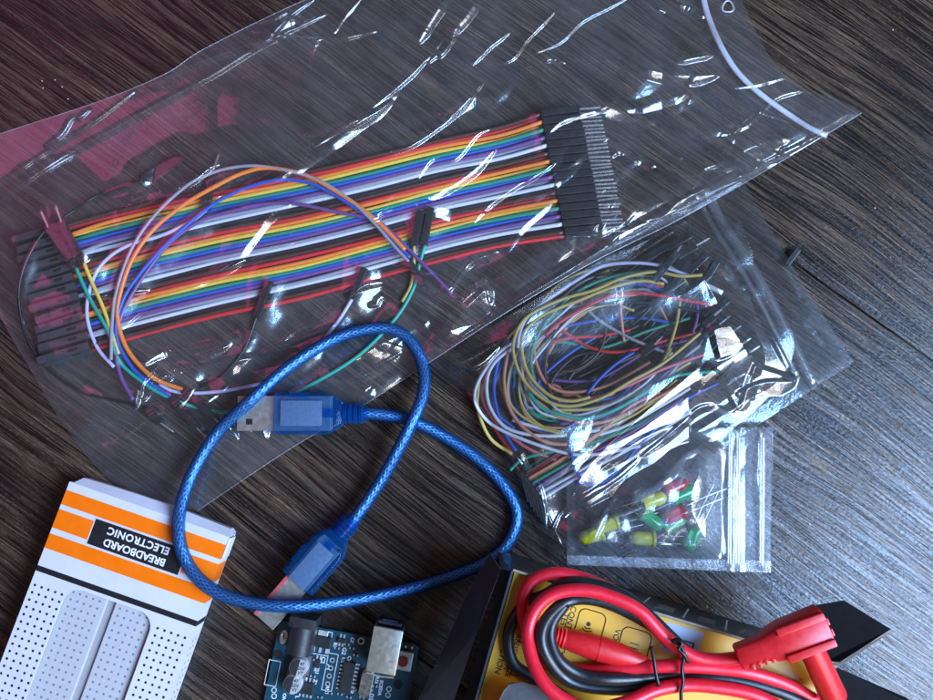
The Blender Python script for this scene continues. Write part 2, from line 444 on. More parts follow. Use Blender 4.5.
# ------------------------------------------------------------------ jumper wires
def housing(mb, a, b, w=2.54, m=0, ms=1):
    """square connector shell from point a to point b"""
    a, b = np.asarray(a, float), np.asarray(b, float); d = b - a; L = np.linalg.norm(d); d = d / L
    s = np.cross([0, 0, 1.0], d); s /= np.linalg.norm(s); n = np.cross(d, s)
    mb.box((a + b) / 2, d * L / 2, s * w / 2, n * w / 2, m, 0.22)
    mb.box(a + d * L * 0.30 + n * (w / 2 - 0.02), d * L * 0.09, s * w * 0.22, n * 0.06, ms)
    mb.box(b - d * 0.02, d * 0.05, s * w * 0.27, n * w * 0.27, ms)
def pin(mb, a, b, r=0.25):
    a, b = np.asarray(a, float), np.asarray(b, float); d = b - a; L = np.linalg.norm(d); d = d / L
    s = np.cross([0, 0, 1.0], d); s /= np.linalg.norm(s); n = np.cross(d, s)
    mb.box(a + d * (L - 0.6) / 2, d * (L - 0.6) / 2, s * r, n * r)
    e = a + d * (L - 0.6); t = b
    vs = [e + s * r + n * r, e - s * r + n * r, e - s * r - n * r, e + s * r - n * r] + [t + (s * i + n * j) * r * 0.35 for i, j in ((1, 1), (-1, 1), (-1, -1), (1, -1))]
    mb.add(vs, [(0, 1, 5, 4), (1, 2, 6, 5), (2, 3, 7, 6), (3, 0, 4, 7), (4, 5, 6, 7)])

def jumper(color, path, label, R, ends=(), r=0.66, group=None, name='jumper_wire', housing_w=2.54):
    """ends: list of (housing start, housing end, pin tip or None), photo positions with heights"""
    w = spline(P(*np.array(path, float).T), 1.0)
    k = w[len(w) // 2]
    t = thing(name, label, 'wire', (k[0], k[1], 0), group)
    MB().tube(w, r, 10).build('insulated_wire', wire_mat(color), t, True)
    deposit(R, w, r)
    for e in ends:
        a, b = P(*e[0]), P(*e[1]); m = MB(); housing(m, a, b, housing_w)
        h = m.build('connector_housing', [M_BLACK, M_SLOT], t, False)
        deposit(R, np.linspace(a, b, 14), housing_w / 2)
        if e[2] is not None:
            m = MB(); c = P(*e[2]); pin(m, b, c); m.build('connector_pin', M_PIN, h)
            deposit(R, np.linspace(b, c, 8), 0.4)
    return t

RB = raster()
# ribbon of 32 wires in the rainbow order
SEQ = ['brown', 'red', 'orange', 'yellow', 'green', 'blue', 'purple', 'grey', 'white', 'black']
ctr = P(320, 230)
rib = thing('ribbon_cable', 'rainbow ribbon of parallel jumper wires with black connectors inside the large clear bag', 'ribbon cable', (ctr[0], ctr[1], 0))
topw = np.array([(72, 224), (110, 214), (200, 193), (300, 173), (369, 158), (437, 141), (500, 128), (540, 122)], float)
botw = np.array([(94, 354), (150, 333), (225, 314), (300, 298), (380, 277), (440, 260), (500, 246), (564, 236)], float)
NW = 32
M_SOCK = plastic('sky_greyed_socket_plastic', (0.045, 0.047, 0.052), 0.36, .2, .2)  # black plastic with the sky's grey reflection lightened into its colour
for i in range(NW):
    f = i / (NW - 1.0); low = i % 2
    mid = topw * (1 - f) + botw * f
    jit = RNG.normal(0, 0.5, (len(mid), 2)); jit[0] = jit[-1] = 0
    mid = mid + jit
    zc = np.full(len(mid), 1.05); zc[-1] = 4.1 - 2.6 * low; zc[0] = 4.1 if i % 5 in (0, 2) else 1.5; zc[1] = zc[-2] = 2.2 - 0.9 * low
    zc[2:-2] += RNG.uniform(0, 0.35, len(mid) - 4)
    # left sockets
    top_ = i % 5 in (0, 2); j_ = 2 * (i // 5) + (1 if i % 5 == 2 else 0) if top_ else i - (i + 4) // 5 - (i + 2) // 5
    low = 0 if top_ else 1; f = j_ / 12.5 if top_ else (j_ + .5) / 18.5
    q = np.array((62 + 30 * f, 227 + 123 * f)) + np.array((3.0, -0.8)) * (RNG.random() - 0.5)
    e = q + np.array((-47.5, 14.0)) + RNG.normal(0, 1.1, 2) * (0.6 + f)
    zh = 4.1 - 2.6 * low + RNG.uniform(-0.15, 0.15)
    m = MB(); a = P(*q, zh); b = P(*e, zh + RNG.uniform(-.3, .3)); housing(m, a, b)
    hz = m.build('socket_housing', [M_SOCK, M_SLOT], rib); deposit(RB, np.linspace(a, b, 16), 1.27)
    mid[0] = q
    # right pins
    f = i / (NW - 1.0); low = i % 2
    q = np.array((541 + 24 * f, 114 + 122 * f)); e = q + np.array((38.5, -4.0)) + RNG.normal(0, 0.3, 2)
    zh = 4.1 - 2.6 * low
    m = MB(); a = P(*q, zh); b = P(*e, zh); housing(m, a, b)
    hz = m.build('pin_housing', [M_BLACK, M_SLOT], rib); deposit(RB, np.linspace(a, b, 16), 1.27)
    m = MB(); c = P(*(e + np.array((21.5, -1.8)) + RNG.normal(0, 0.6, 2)), zh + RNG.uniform(-.4, .4)); pin(m, b, c)
    m.build('pin', M_PIN, rib); deposit(RB, np.linspace(b, c, 6), 0.4)
    mid[-1] = q
    w = spline(P(mid[:, 0], mid[:, 1], zc), 2.0)
    MB().tube(w, 0.77, 10).build('insulated_wire', wire_mat(SEQ[i % 10]), rib, True); deposit(RB, w, 0.77)

G1 = 'loose jumper wires lying over the ribbon in the large bag'
def Z(pts, z): return [(x, y, z) for x, y in pts]
jumper('black', [(143, 179, 1.6), (97, 196, 1.4), (69, 214, 6.4), (43, 233, 7), (23, 270, 7), (19, 304, 6), (29, 343, 4), (54, 374, 1.2), (85, 393, 1), (127, 403, 1.2), (146, 409, 1.6)],
       'thin black jumper wire curving around the left end of the ribbon to a socket', RB,
       [((143, 179, 1.6), (181, 158, 1.6), None), ((146, 409, 1.6), (161, 423, 1.6), (174, 432, 1.6))], 0.5, G1)
jumper('grey', Z([(111, 360), (112, 324), (116, 293), (131, 250), (154, 216), (185, 187), (207, 175), (230, 168), (259, 166), (297, 173), (324, 183), (351, 201), (374, 223), (394, 246), (409, 262)], 5.2),
       'grey jumper wire of the loop, the one arching highest above the ribbon', RB, [((409, 262, 4.6), (424, 284, 4.4), None)], 0.6, G1)
jumper('orange', [(184, 390, 2), (154, 378, 2.5), (131, 355, 3.2), (120, 331, 4), (118, 304, 4.8), (131, 262, 5.4), (154, 229, 5.4), (185, 204, 5.4), (216, 186, 5.4), (243, 173, 5), (270, 168, 5), (305, 175, 5), (332, 189, 5), (355, 204, 5), (380, 224, 4.6), (405, 250, 4.2)],
       'thick orange jumper wire looping over the ribbon', RB, [((184, 390, 2), (214, 418, 2), (219, 423, 2))], 0.78, G1)
jumper('blue', [(172, 397, 2), (150, 383, 2.4), (131, 366, 3), (116, 335, 4), (123, 300, 4.6), (143, 270, 4.8), (170, 241, 4.8), (208, 208, 4.8), (243, 189, 4.6), (278, 180, 4.6), (309, 183, 4.6), (336, 196, 4.6), (363, 214, 4.2), (386, 233, 4), (410, 258, 3.4)],
       'blue jumper wire of the loop, running just under the orange one', RB, [((172, 397, 2), (197, 428, 2), (209, 440, 1.5))], 0.66, G1)
jumper('purple', Z([(133, 400), (120, 374), (116, 343), (123, 312), (143, 277), (170, 243), (201, 221), (240, 209), (265, 204), (297, 204), (336, 212), (374, 220), (394, 235), (421, 262), (452, 294)], 3.7),
       'purple jumper wire of the loop, ending beside the bright crumpled corner', RB, [], 0.66, G1)
jumper('lilac', [(114, 367, 3.4), (97, 347, 4), (87, 316, 5), (91, 285, 5.4), (104, 262, 5.4), (127, 246, 5), (160, 236, 4.4), (190, 222, 4), (206, 210, 3.6)],
       'pale lilac jumper wire bulging left of the loop to an upright black connector', RB, [((206, 210, 3.6), (213, 172, 3.2), (219, 154, 2))], 0.66, G1)
jumper('teal', [(76, 268, 7.6), (89, 297, 6), (108, 331, 4.6), (120, 362, 3.4), (147, 385, 2.2), (172, 399, 1.8), (196, 407, 1.2), (220, 412, 1), (262, 409, .9), (299, 391, .9), (355, 358, .9), (394, 320, 1.2), (413, 289, 1.6), (420, 262, 2.6), (425, 245, 3.2)],
       'long teal green jumper wire running under the blue USB cable and over the ribbon', RB, [((76, 268, 7.4), (49, 229, 7.6), (41, 211, 8)), ((424, 245, 3.4), (431, 208, 3.4), None)], 0.66, G1)
jumper('yellow', [(84, 263, 7.6), (91, 280, 6.6), (102, 305, 5.4), (110, 327, 4.6), (119, 354, 3.4)],
       'short visible yellow jumper wire with its bright pin over the left sockets', RB, [((84, 263, 7.6), (62, 224, 7.8), (56, 206, 8.2))], 0.66, G1)
jumper('olive', [(414, 246, 3.4), (414, 262, 2.6), (411, 285, 1.4), (402, 302, 1)],
       'short ochre jumper wire hanging below its connector beside the teal one', RB, [((414, 246, 3.4), (421, 211, 3.4), None)], 0.66, G1)
jumper('lilac', [(159, 384, 1), (173, 391, 1), (194, 393, 1), (223, 391, 1), (250, 386, 1), (278, 378, 1), (309, 355, 1), (336, 324, 1), (352, 299, 1.7)],
       'lilac jumper wire sweeping below the ribbon to an upright connector', RB, [((352, 299, 1.7), (365, 268, 3.2), None)], 0.66, G1)
jumper('black', [(200, 387, .8), (220, 378, .8), (243, 351, .8), (257, 316, 1.6)],
       'short black jumper wire curving up to a connector below the ribbon', RB, [((257, 316, 1.6), (270, 281, 3.2), None)], 0.5, G1)
m = None

# ------------------------------------------------------------------ LED bag (lowest of the bags)
R3 = raster()
led_bag = thing('small_zip_bag', 'small clear zip bag of coloured LEDs lying under the edge of the wire bag', 'bag', (*P(670, 500)[:2], 0), None)
def led_mat(name, c):
    t = NT(name); v = t.mapping(t.coord(), MM); n = t.noise(v, 0.8, 2)
    t.principled(Base_Color=c, Roughness=t.ramp(n, 0.3, 0.7, 0.06, 0.16), Transmission_Weight=0.45, IOR=1.5)
    return t.m
LEDM = dict(yellow=led_mat('yellow_epoxy', (0.72, 0.68, 0.02)), red=led_mat('red_epoxy', (0.6, 0.012, 0.02)), green=led_mat('green_epoxy', (0.0, 0.45, 0.13)))
protos = {}
M_LEAD = plastic('dull_tinned_lead', (0.42, 0.43, 0.44), 0.3, .08, .05, metallic=1.0)
def led_proto(c):
    t = bpy.data.objects.new('led', None); C.objects.link(t); BASE[t.name] = np.zeros(3)
    m = MB(); m.lathe((0, 0, 2.6), (1, 0, 0), [(0, 0.05), (0.02, 2.85), (1.0, 2.9), (1.02, 2.5), (6.2, 2.5), (7.2, 2.25), (8.0, 1.7), (8.5, 0.9), (8.7, 0.05)], 20)
    m.build('lens', LEDM[c], t, 'auto')
    for s, L in ((-1, 24), (1, 21)):
        m = MB(); m.tube(spline([(0, 1.27 * s, 2.6), (-2, 1.27 * s, 2.6), (-9, 1.35 * s, 2.3), (-L * .74, (1.2 + 0.5 * s) * s, 1.6)], 1.5), 0.23, 6); m.build('lead', M_LEAD, t, True)
    m = MB(); m.box((3.0, -0.6, 2.6), (1.4, 0, 0), (0, 0.7, 0), (0, 0, .12)); m.box((3.2, 0.9, 2.6), (1.2, 0, 0), (0, 0.3, 0), (0, 0, .12)); m.build('anode_post', M_PIN, t)
    protos[c] = [t, list(t.children), False]
LEDS = [('yellow', (655, 539), (634, 538), 0, 'yellow LED lying lowest in the small bag, dome to the left'),
        ('yellow', (618, 521), (600, 527), 0.4, 'yellow LED left of centre in the small bag, partly under the seal'),
        ('yellow', (603, 532), (590, 536), 0.2, 'yellow LED at the far left of the small bag'),
        ('yellow', (642, 503), (660, 497), 1.5, 'yellow LED nearest the red LEDs in the middle of the small bag'),
        ('red', (664, 491), (684, 482), 1.2, 'red LED highest in the small bag'),
        ('red', (684, 510), (664, 519), 1.4, 'lower red LED in the middle of the small bag'),
        ('green', (672, 498), (690, 490), 0.6, 'green LED to the right of the upper red one'),
        ('green', (642, 513), (657, 524), 0.8, 'green LED pointing down between the yellow ones'),
        ('green', (664, 529), (678, 520), 0.2, 'green LED just below the lower red one'),
        ('green', (697, 528), (690, 543), 0, 'green LED at the right of the small bag near the bright fold')]
for c, p, q, z, lab in LEDS:
    if c not in protos: led_proto(c)
    pr, ch, used = protos[c]
    if used:
        o = pr.copy(); C.objects.link(o)
        for k in ch:
            d = k.copy(); C.objects.link(d); d.parent = o
    else: o = pr; protos[c][2] = True
    a, b = P(*p, 3), P(*q, 3); an = math.atan2(b[1] - a[1], b[0] - a[0])
    o.location = Vector((a[0] * U, a[1] * U, (0.3 + z) * U)); o.rotation_euler = (0, 0, an)
    tag(o, lab, 'LED', 'loose LEDs in the small bag')
    d = np.array([math.cos(an), math.sin(an), 0]); A = np.array([a[0], a[1], 2.9 + z])
    deposit(R3, np.array([A + d * s for s in np.linspace(0, 8.5, 10)]), 2.5)
LEDQ = [(566, 430), (773, 427), (771, 573), (567, 565)]
inLED = inside(LEDQ, GX, GY)
T3 = drape(R3, 0.16, 36, 3)
gx, gy, ed = patch([(566, 430), (773, 427)], [(773, 427), (771, 573)], [(567, 565), (771, 573)], [(566, 430), (567, 565)], 420, 300)
s = np.clip((ed - 17) / 36, 0, 1); s = s * s * (3 - 2 * s)
right = np.clip((722 - gx) / 16, 0, 1)
zt = 0.45 + (sample(T3, gx, gy) + 0.3) * s * right
def ridgev(x0, w, h): return h * np.clip(1 - np.abs(gx - x0) / w, 0, 1)
zt += (ridgev(730, 6, 0.5) + ridgev(740, 5, 0.55) + ridgev(763, 8, 0.45)) * (.10 + .75 * vnoise(gx * .3, gy, 26, 61)) + 1.6 * np.clip((gx - 744) / 28, 0, 1) ** 2
for pth, wl, g in [([(720, 440), (704, 466), (691, 497), (699, 527), (720, 559)], 24, .8), ([(660, 484), (678, 462), (702, 444)], 9, .8),
                   ([(612, 552), (660, 545), (716, 556)], 5, .8), ([(757, 436), (755, 480), (758, 530)], 6, 0.8), ([(734, 450), (733, 500), (733, 568)], 5, .7),
                   ([(590, 548), (610, 500), (640, 470)], 6, .6), ([(640, 462), (690, 450), (720, 436)], 8, .6)]:
    zt += crease(gx, gy, pth, wl, None, g) * np.clip(ed / 6, 0, 1)
zt += 0.55 * np.abs(vnoise(gx, gy, 17, 3) - .5) * np.clip(ed / 20, 0, 1) + 0.25 * np.abs(vnoise(gx * 1.2, gy * .5, 12, 5) - .5) * (gx > 722)
film('upper_film', gx, gy, zt, M_FILM3, led_bag)
film('lower_film', gx[::3, ::3], gy[::3, ::3], np.full(gx[::3, ::3].shape, 0.15), M_FILM_C, led_bag)
for x0, x1 in ((728, 733), (736, 741), (760, 766)):
    m = MB(); top = P(np.array([x0, x0 + .1]), np.array([428.5, 571.5]), 1.6); w = (x1 - x0) * .17
    m.tube(spline([P(x0 + 2.5, 429, 1.5), P(x0 + 2.3, 480, 1.7), P(x0 + 1.5, 571, 1.5)], 3), w, 10, flat=0.35); m.build('zip_strip', M_ZIP2, led_bag, True)
m = MB(); a, b, c, d = P(567, 555, .75), P(771, 561, .75), P(771, 572.5, .7), P(567.3, 564.5, .7)
n = 60; t_ = np.linspace(0, 1, n)[:, None]; A = a + (b - a) * t_; D = d + (c - d) * t_
A[:, 2] += 0.15 * np.sin(t_[:, 0] * 40); m.add(np.concatenate([A, D]), [(i, n + i, n + i + 1, i + 1) for i in range(n - 1)]); m.build('seal_strip', M_SEAL, led_bag, True)
top3 = raster()
top3[inLED] = (0.6 + np.clip(T3, 0, 6))[inLED]

# ------------------------------------------------------------------ bag of breadboard wires
R2 = raster()
G2 = 'tangled jumper wires in the glossy bag'
def w2(color, pts, z, label, ends=(), r=0.62):
    zz = z if isinstance(z, (list, tuple)) else [z] * len(pts)
    return jumper(color, [(x, y, q) for (x, y), q in zip(pts, zz)], label, R2, ends, r, G2)
w2('olive', [(702, 275), (680, 276), (656, 272), (634, 275), (617, 280), (594, 290), (560, 300), (528, 316), (515, 336), (514, 357), (525, 382), (547, 401), (572, 406), (603, 397), (629, 382), (663, 363), (700, 333)], 8.5,
   'mustard yellow wire making the outermost full loop of the tangle')
w2('olive', [(664, 284), (640, 281), (610, 288), (580, 300), (545, 314), (526, 330), (522, 352), (530, 376), (549, 395), (570, 401), (590, 397)], 8.0,
   'mustard yellow wire nested just inside the outermost yellow loop')
w2('lilac', [(690, 276), (656, 265), (629, 263), (603, 266), (577, 280), (550, 298), (528, 316), (520, 332), (518, 348)], 7.6, 'pale lilac wire along the top of the tangle under the large bag edge')
w2('green', [(655, 271), (620, 275), (590, 285), (570, 297), (553, 314), (538, 335), (531, 357), (533, 380)], 7.2, 'dark green wire curving down inside the yellow loops')
w2('red', [(713, 305), (689, 301), (663, 296), (637, 293), (611, 296), (586, 307), (560, 322), (545, 336)], 7.4, 'red wire crossing straight over the top of the tangle')
w2('salmon', [(508, 352), (504, 379), (509, 407), (525, 429), (550, 443), (581, 442), (604, 429), (629, 407), (660, 392)], 6.4, 'rusty orange wire sweeping round the lower left of the tangle')
w2('blue', [(509, 340), (500, 356), (494, 385), (497, 410), (506, 435), (516, 451)], 5.4, 'dark blue wire at the left bend of the tangle')
w2('white', [(520, 338), (500, 352), (480, 378), (475, 401), (490, 423), (522, 439), (566, 453), (597, 454), (640, 446)], 5.8, 'white wire bending round the far left and along the bottom')
w2('white', [(512, 348), (495, 362), (487, 380), (490, 407), (509, 429), (550, 436), (600, 430)], 6.2, 'white wire just inside the leftmost white one')
w2('olive', [(497, 352), (482, 372), (478, 392), (478, 410), (490, 438), (512, 454)], 4.6, 'dull yellow wire at the lower left bend')
w2('pink', [(557, 401), (594, 398), (629, 385), (663, 369), (705, 354)], 7.6, 'pinkish red wire rising to the right through the middle')
w2('teal', [(528, 392), (544, 409), (577, 418), (594, 417), (620, 407), (654, 387), (680, 375), (718, 371)], 7.4, 'teal green wire rising to the right below the pinkish one')
w2('salmon', [(535, 400), (560, 417), (594, 423), (620, 416), (656, 398), (690, 380)], 6.8, 'salmon wire running just under the teal green one')
w2('purple', [(560, 424), (590, 420), (612, 412), (646, 393), (666, 373), (684, 362)], 6.0, 'purple wire between the teal wire and the bright fold')
w2('blue', [(587, 394), (600, 378), (617, 363), (634, 352)], 6.2, 'short blue wire inside the yellow loop')
w2('blue', [(574, 421), (570, 434), (570, 448), (575, 467), (582, 482)], 7.0, 'blue wire dropping straight down across the white wires')
w2('blue', [(718, 383), (687, 399), (663, 421), (642, 442), (616, 472), (597, 484), (575, 482)], 5.0, 'bright blue wire following the lower edge of the bag to the seal')
w2('green', [(700, 392), (670, 406), (640, 424), (600, 440), (560, 450), (525, 458), (510, 470)], 4.4, 'dark green wire doubling back at the lower left')
w2('salmon', [(620, 297), (621, 316), (624, 342)], [7, 6, 4], 'rusty brown wire dropping down inside the yellow loop')
w2('red', [(540, 345), (570, 338), (600, 336), (630, 330)], 4.2, 'deep red wire lying at the bottom inside the loop')
w2('brown', [(556, 330), (548, 350), (545, 374), (552, 396)], 5.6, 'brown wire standing inside the green one')
w2('blue', [(536, 330), (566, 326), (600, 320), (640, 318), (668, 322)], 3.6, 'navy wire deep inside the loop')
w2('black', [(600, 352), (576, 356), (556, 374), (548, 392)], 4.4, 'black wire deep inside the loop')
w2('olive', [(680, 300), (676, 325), (668, 350), (661, 366)], 5.6, 'short yellow wire standing on the right inside the loop')
w2('purple', [(697, 300), (697, 318), (692, 334)], 5.2, 'short violet wire by the pins on the right')
w2('red', [(468, 392), (478, 407), (494, 428), (510, 452), (522, 476)], 2.2, 'dark red wire along the left edge of the glossy bag', r=0.6)
w2('grey', [(700, 345), (684, 358), (668, 376), (650, 392)], 6.4, 'grey wire end pointing to the bright crumpled fold')
w2('black', [(662, 272), (640, 262), (612, 256), (586, 266)], 5.5, 'black wire with an upright connector under the edge of the large bag', [((654, 281, 8.0), (677, 252, 8.4), (682, 245, 8.5))])
w2('brown', [(645, 352), (630, 358), (612, 366), (590, 380)], 4.8, 'brown wire with its bare pin inside the loop', [((642, 354, 5), (654, 345, 5.6), (663, 336, 6))])
for c, lb, sc_, ox, z in (('black', 'black', .86, 4, 3.2), ('brown', 'brown', 1.04, -6, 2.6), ('red', 'red', .93, 2, 4.8), ('blue', 'dark blue', .8, 8, 3.8), ('green', 'dark green', 1.0, 0, 4.0), ('grey', 'grey', .9, -4, 5.2), ('purple', 'violet', .97, 6, 2.8), ('salmon', 'orange', .75, 10, 3.0), ('black', 'black', 1.08, 2, 4.4)):
    an = np.linspace(-.35, -5.2 + RNG.uniform(0, .8), 22); wob = RNG.normal(0, 2.5, 22)
    ex_ = np.cos(an) * (94 * sc_ + wob) + ox; ey_ = np.sin(an) * (58 * sc_ + wob)
    cs, sn = math.cos(math.radians(-33)), math.sin(math.radians(-33))
    w2(c, list(zip(600 + ex_ * cs - ey_ * sn, 352 + ex_ * sn + ey_ * cs)), z, '%s wire %s low in the tangle, mostly under the other wires' % (lb, 'coiled tightly' if sc_ < .9 else 'coiled' if sc_ < 1.03 else 'coiled widely'), (), .6)
for i, ((x0, y0), (x1, y1), lb) in enumerate((((690, 262), (668, 292), 'beside the upright connector'), ((706, 255), (684, 276), 'beneath the zip end'), ((716, 262), (697, 292), 'over the lilac wire end'), ((668, 246), (640, 262), 'partly under the large bag edge'), ((727, 300), (704, 318), 'at the end of the red wire'), ((690, 235), (664, 250), 'highest, under the large bag'))):
    d_ = np.array((x1 - x0, y1 - y0), float)
    w2('black', [(x1, y1), (x1 + d_[0] * .5, y1 + d_[1] * .5 + 3), (x1 + d_[0] * 1.0 - 4, y1 + d_[1] * .9 + 8)], [5, 4.4, 3.4], 'black wire with a black connector ' + lb, [((x1, y1, 5), (x0, y0, 5.0 + .2 * i), None)], .6)
for c, lb, pts, z in (('green', 'dark green strand dipping across the middle of the loop', [(528, 350), (560, 342), (600, 348), (650, 330), (690, 318)], 3.4), ('red', 'red strand slanting down through the loop to the pins', [(546, 318), (585, 345), (620, 352), (668, 340), (706, 330)], 4.4), ('purple', 'violet strand bowing low inside the loop', [(530, 368), (556, 380), (600, 378), (650, 350), (688, 340)], 3.0),
        ('brown', 'brown strand curling beside the rusty drop wire', [(596, 300), (606, 322), (600, 350), (580, 368), (560, 372)], 4.6), ('grey', 'grey strand crossing from the lilac wire to the middle', [(572, 292), (596, 318), (630, 338), (664, 352)], 5.0), ('salmon', 'orange strand lying along the inner yellow loop', [(540, 326), (534, 350), (544, 380), (566, 392), (606, 386), (650, 362)], 5.6),
        ('black', 'black strand running beside the red top wire', [(560, 316), (600, 304), (650, 303), (700, 312)], 5.8), ('blue', 'blue strand climbing from the white wires to the yellow loop', [(520, 442), (526, 410), (540, 380), (566, 356), (600, 334)], 4.0), ('white', 'white strand waving through the bottom of the tangle', [(512, 420), (540, 428), (580, 436), (620, 428), (664, 404), (690, 388)], 5.2),
        ('olive', 'yellow strand stretched below the pinkish wire', [(552, 410), (596, 408), (640, 392), (690, 362)], 5.4), ('pink', 'pinkish strand coming round the far left bend', [(514, 340), (490, 366), (482, 394), (494, 420), (524, 446), (560, 462)], 4.2), ('black', 'black strand coming round the far left bend', [(506, 344), (484, 374), (476, 396), (486, 430), (510, 456), (530, 474)], 3.4)):
    w2(c, pts, z, lb, (), .6)
for c, n_, lb in (('olive', 5, 'thin mustard yellow wire within the coiled ring of the tangle'), ('white', 3, 'thin white wire within the coiled ring of the tangle'), ('blue', 4, 'thin blue wire within the coiled ring of the tangle'), ('salmon', 3, 'thin orange wire within the coiled ring of the tangle'), ('green', 3, 'thin green wire within the coiled ring of the tangle')):
    for k in range(n_):
        a0 = RNG.uniform(-1.2, .4); an = np.linspace(a0, a0 - RNG.uniform(2.6, 4.6), 9); wob = RNG.normal(0, 3, 9); sc_ = RNG.uniform(.72, 1.12); dx_, dy_ = RNG.normal(0, 6), RNG.normal(0, 5)
        ex_ = np.cos(an) * (96 * sc_ + wob); ey_ = np.sin(an) * (60 * sc_ + wob)
        cs, sn = math.cos(math.radians(-33)), math.sin(math.radians(-33))
        w2(c, list(zip(598 + dx_ + ex_ * cs - ey_ * sn, 352 + dy_ + ex_ * sn + ey_ * cs)), RNG.uniform(2.5, 6.5), lb, (), .46)
COL['umber'] = (0.022, 0.017, 0.014)
for k in range(16):
    x0, y0 = 606 + RNG.uniform(-30, 30), 348 + RNG.uniform(-24, 24); a0 = RNG.uniform(-.9, -.3); L_ = RNG.uniform(40, 72); bw = RNG.uniform(-15, 15)
    w2('umber', [(x0 + L_ * t_ * math.cos(a0) - bw * (1 - t_ * t_) * math.sin(a0), y0 + L_ * t_ * math.sin(a0) + bw * (1 - t_ * t_) * math.cos(a0)) for t_ in (-1, -.5, 0, .5, 1)], RNG.uniform(1.2, 2.6), 'dark wire buried at the bottom of the tangle in the glossy bag', (), .75)
RBW = ['green', 'brown', 'red', 'salmon', 'olive', 'green', 'blue', 'purple', 'grey', 'white', 'lilac', 'white']
ORD = ['top', 'second', 'third', 'fourth', 'fifth', 'sixth', 'seventh', 'eighth', 'ninth', 'tenth', 'eleventh', 'lowest']
for i, c in enumerate(RBW):
    a = np.array((523 + 1.75 * i, 471 + 2.5 * i)); b = np.array((672 + 1.7 * i, 374 + 3.4 * i))
    pts = [a, a + (b - a) * .3 + RNG.normal(0, 1.2, 2), a + (b - a) * .65 + RNG.normal(0, 1.5, 2), b]
    z0 = 3.4 + 1.2 * (i % 2)
    e = a + np.array((-4, 9.0)) * 1.0 + np.array((0, 0))
    w2(c, [tuple(q) for q in pts], z0, '%s straight wire, %s of the parallel wires at the bottom of the tangle' % ({'olive': 'yellow', 'salmon': 'orange'}.get(c, c), ORD[i]),
       [((*a, z0), (a[0] + 7, a[1] + 30, max(1.6, z0 - 1)), None)] if i % 2 == 0 else ())
# pin ends gathered near the zip
PINS = [((722, 309), (714, 316)), ((730, 316), (719, 325)), ((741, 326), (731, 333)), ((751, 338), (741, 345)), ((760, 346), (749, 353)), ((712, 276), (702, 285)), ((686, 281), (672, 291)), ((710, 238), (696, 246))]
PL = ['highest of the row by the zip', 'second of the row by the zip', 'third of the row by the zip', 'fourth of the row by the zip', 'lowest of the row by the zip', 'beside the yellow loop end', 'inside the yellow loop end', 'under the edge of the large bag']
for (p, q), lb in zip(PINS, PL):
    d = np.array(q) - np.array(p); e = np.array(q) + d * 1.4; g = e + d * 1.6 + np.array((0, 5))
    w2('black', [tuple(e), tuple((e + g) / 2 + 1), tuple(g)], [5.5, 5, 4], 'black wire end with a bare silver pin, ' + lb, [((*e, 5.5), (*q, 6), (*p, 6.4))], .6)
w2('white', [(704, 284), (712, 288), (722, 293)], 6.2, 'short white wire end beside the pins', r=.9)

TOP2 = [(428, 362), (735, 165)]; RIGHT2 = [(735, 165), (790, 262), (854, 362)]; BOT2 = [(550, 561), (700, 463), (854, 362)]; LEFT2 = [(428, 362), (480, 414), (524, 500), (550, 561)]
gx, gy, ed = patch(TOP2, RIGHT2, BOT2, LEFT2, 560, 400)
Q2 = [(428, 362), (735, 165), (790, 262), (854, 362), (550, 561), (524, 500), (480, 414)]
in2 = inside(Q2, GX, GY)
floor2 = drape(top3, 0.16, 14, 3)
T2 = drape(np.maximum(R2, 0), 0.055, 56, 6)
nvv, nuu = gx.shape
vv = np.linspace(0, 1, nvv)[:, None] + 0 * gx; uu = np.linspace(0, 1, nuu)[None] + 0 * gx
s = np.clip((ed - 3) / 40, 0, 1); s = s * s * (3 - 2 * s)
mouth = np.clip((0.83 - uu) / 0.07, 0, 1)
lowseal = np.clip((0.885 - vv) / 0.19, 0, 1); lowseal = lowseal * lowseal * (3 - 2 * lowseal) * .6 + lowseal * .4; lowseal = np.where(uu > 0.05, lowseal, 1)
sb = 0.5 + sample(floor2, gx, gy)
zt = np.maximum(sb, (sample(T2, gx, gy) + 0.5) * s * mouth * lowseal)
near2 = drape(R2, 0.12, 16, 5) * np.where(GX < 690, 1, .3)
zt = np.maximum(zt, sb); zt = np.maximum(zt, (sample(near2, gx, gy) + .35) * np.clip(ed / 8, 0, 1) * (sample(near2, gx, gy) > .4))
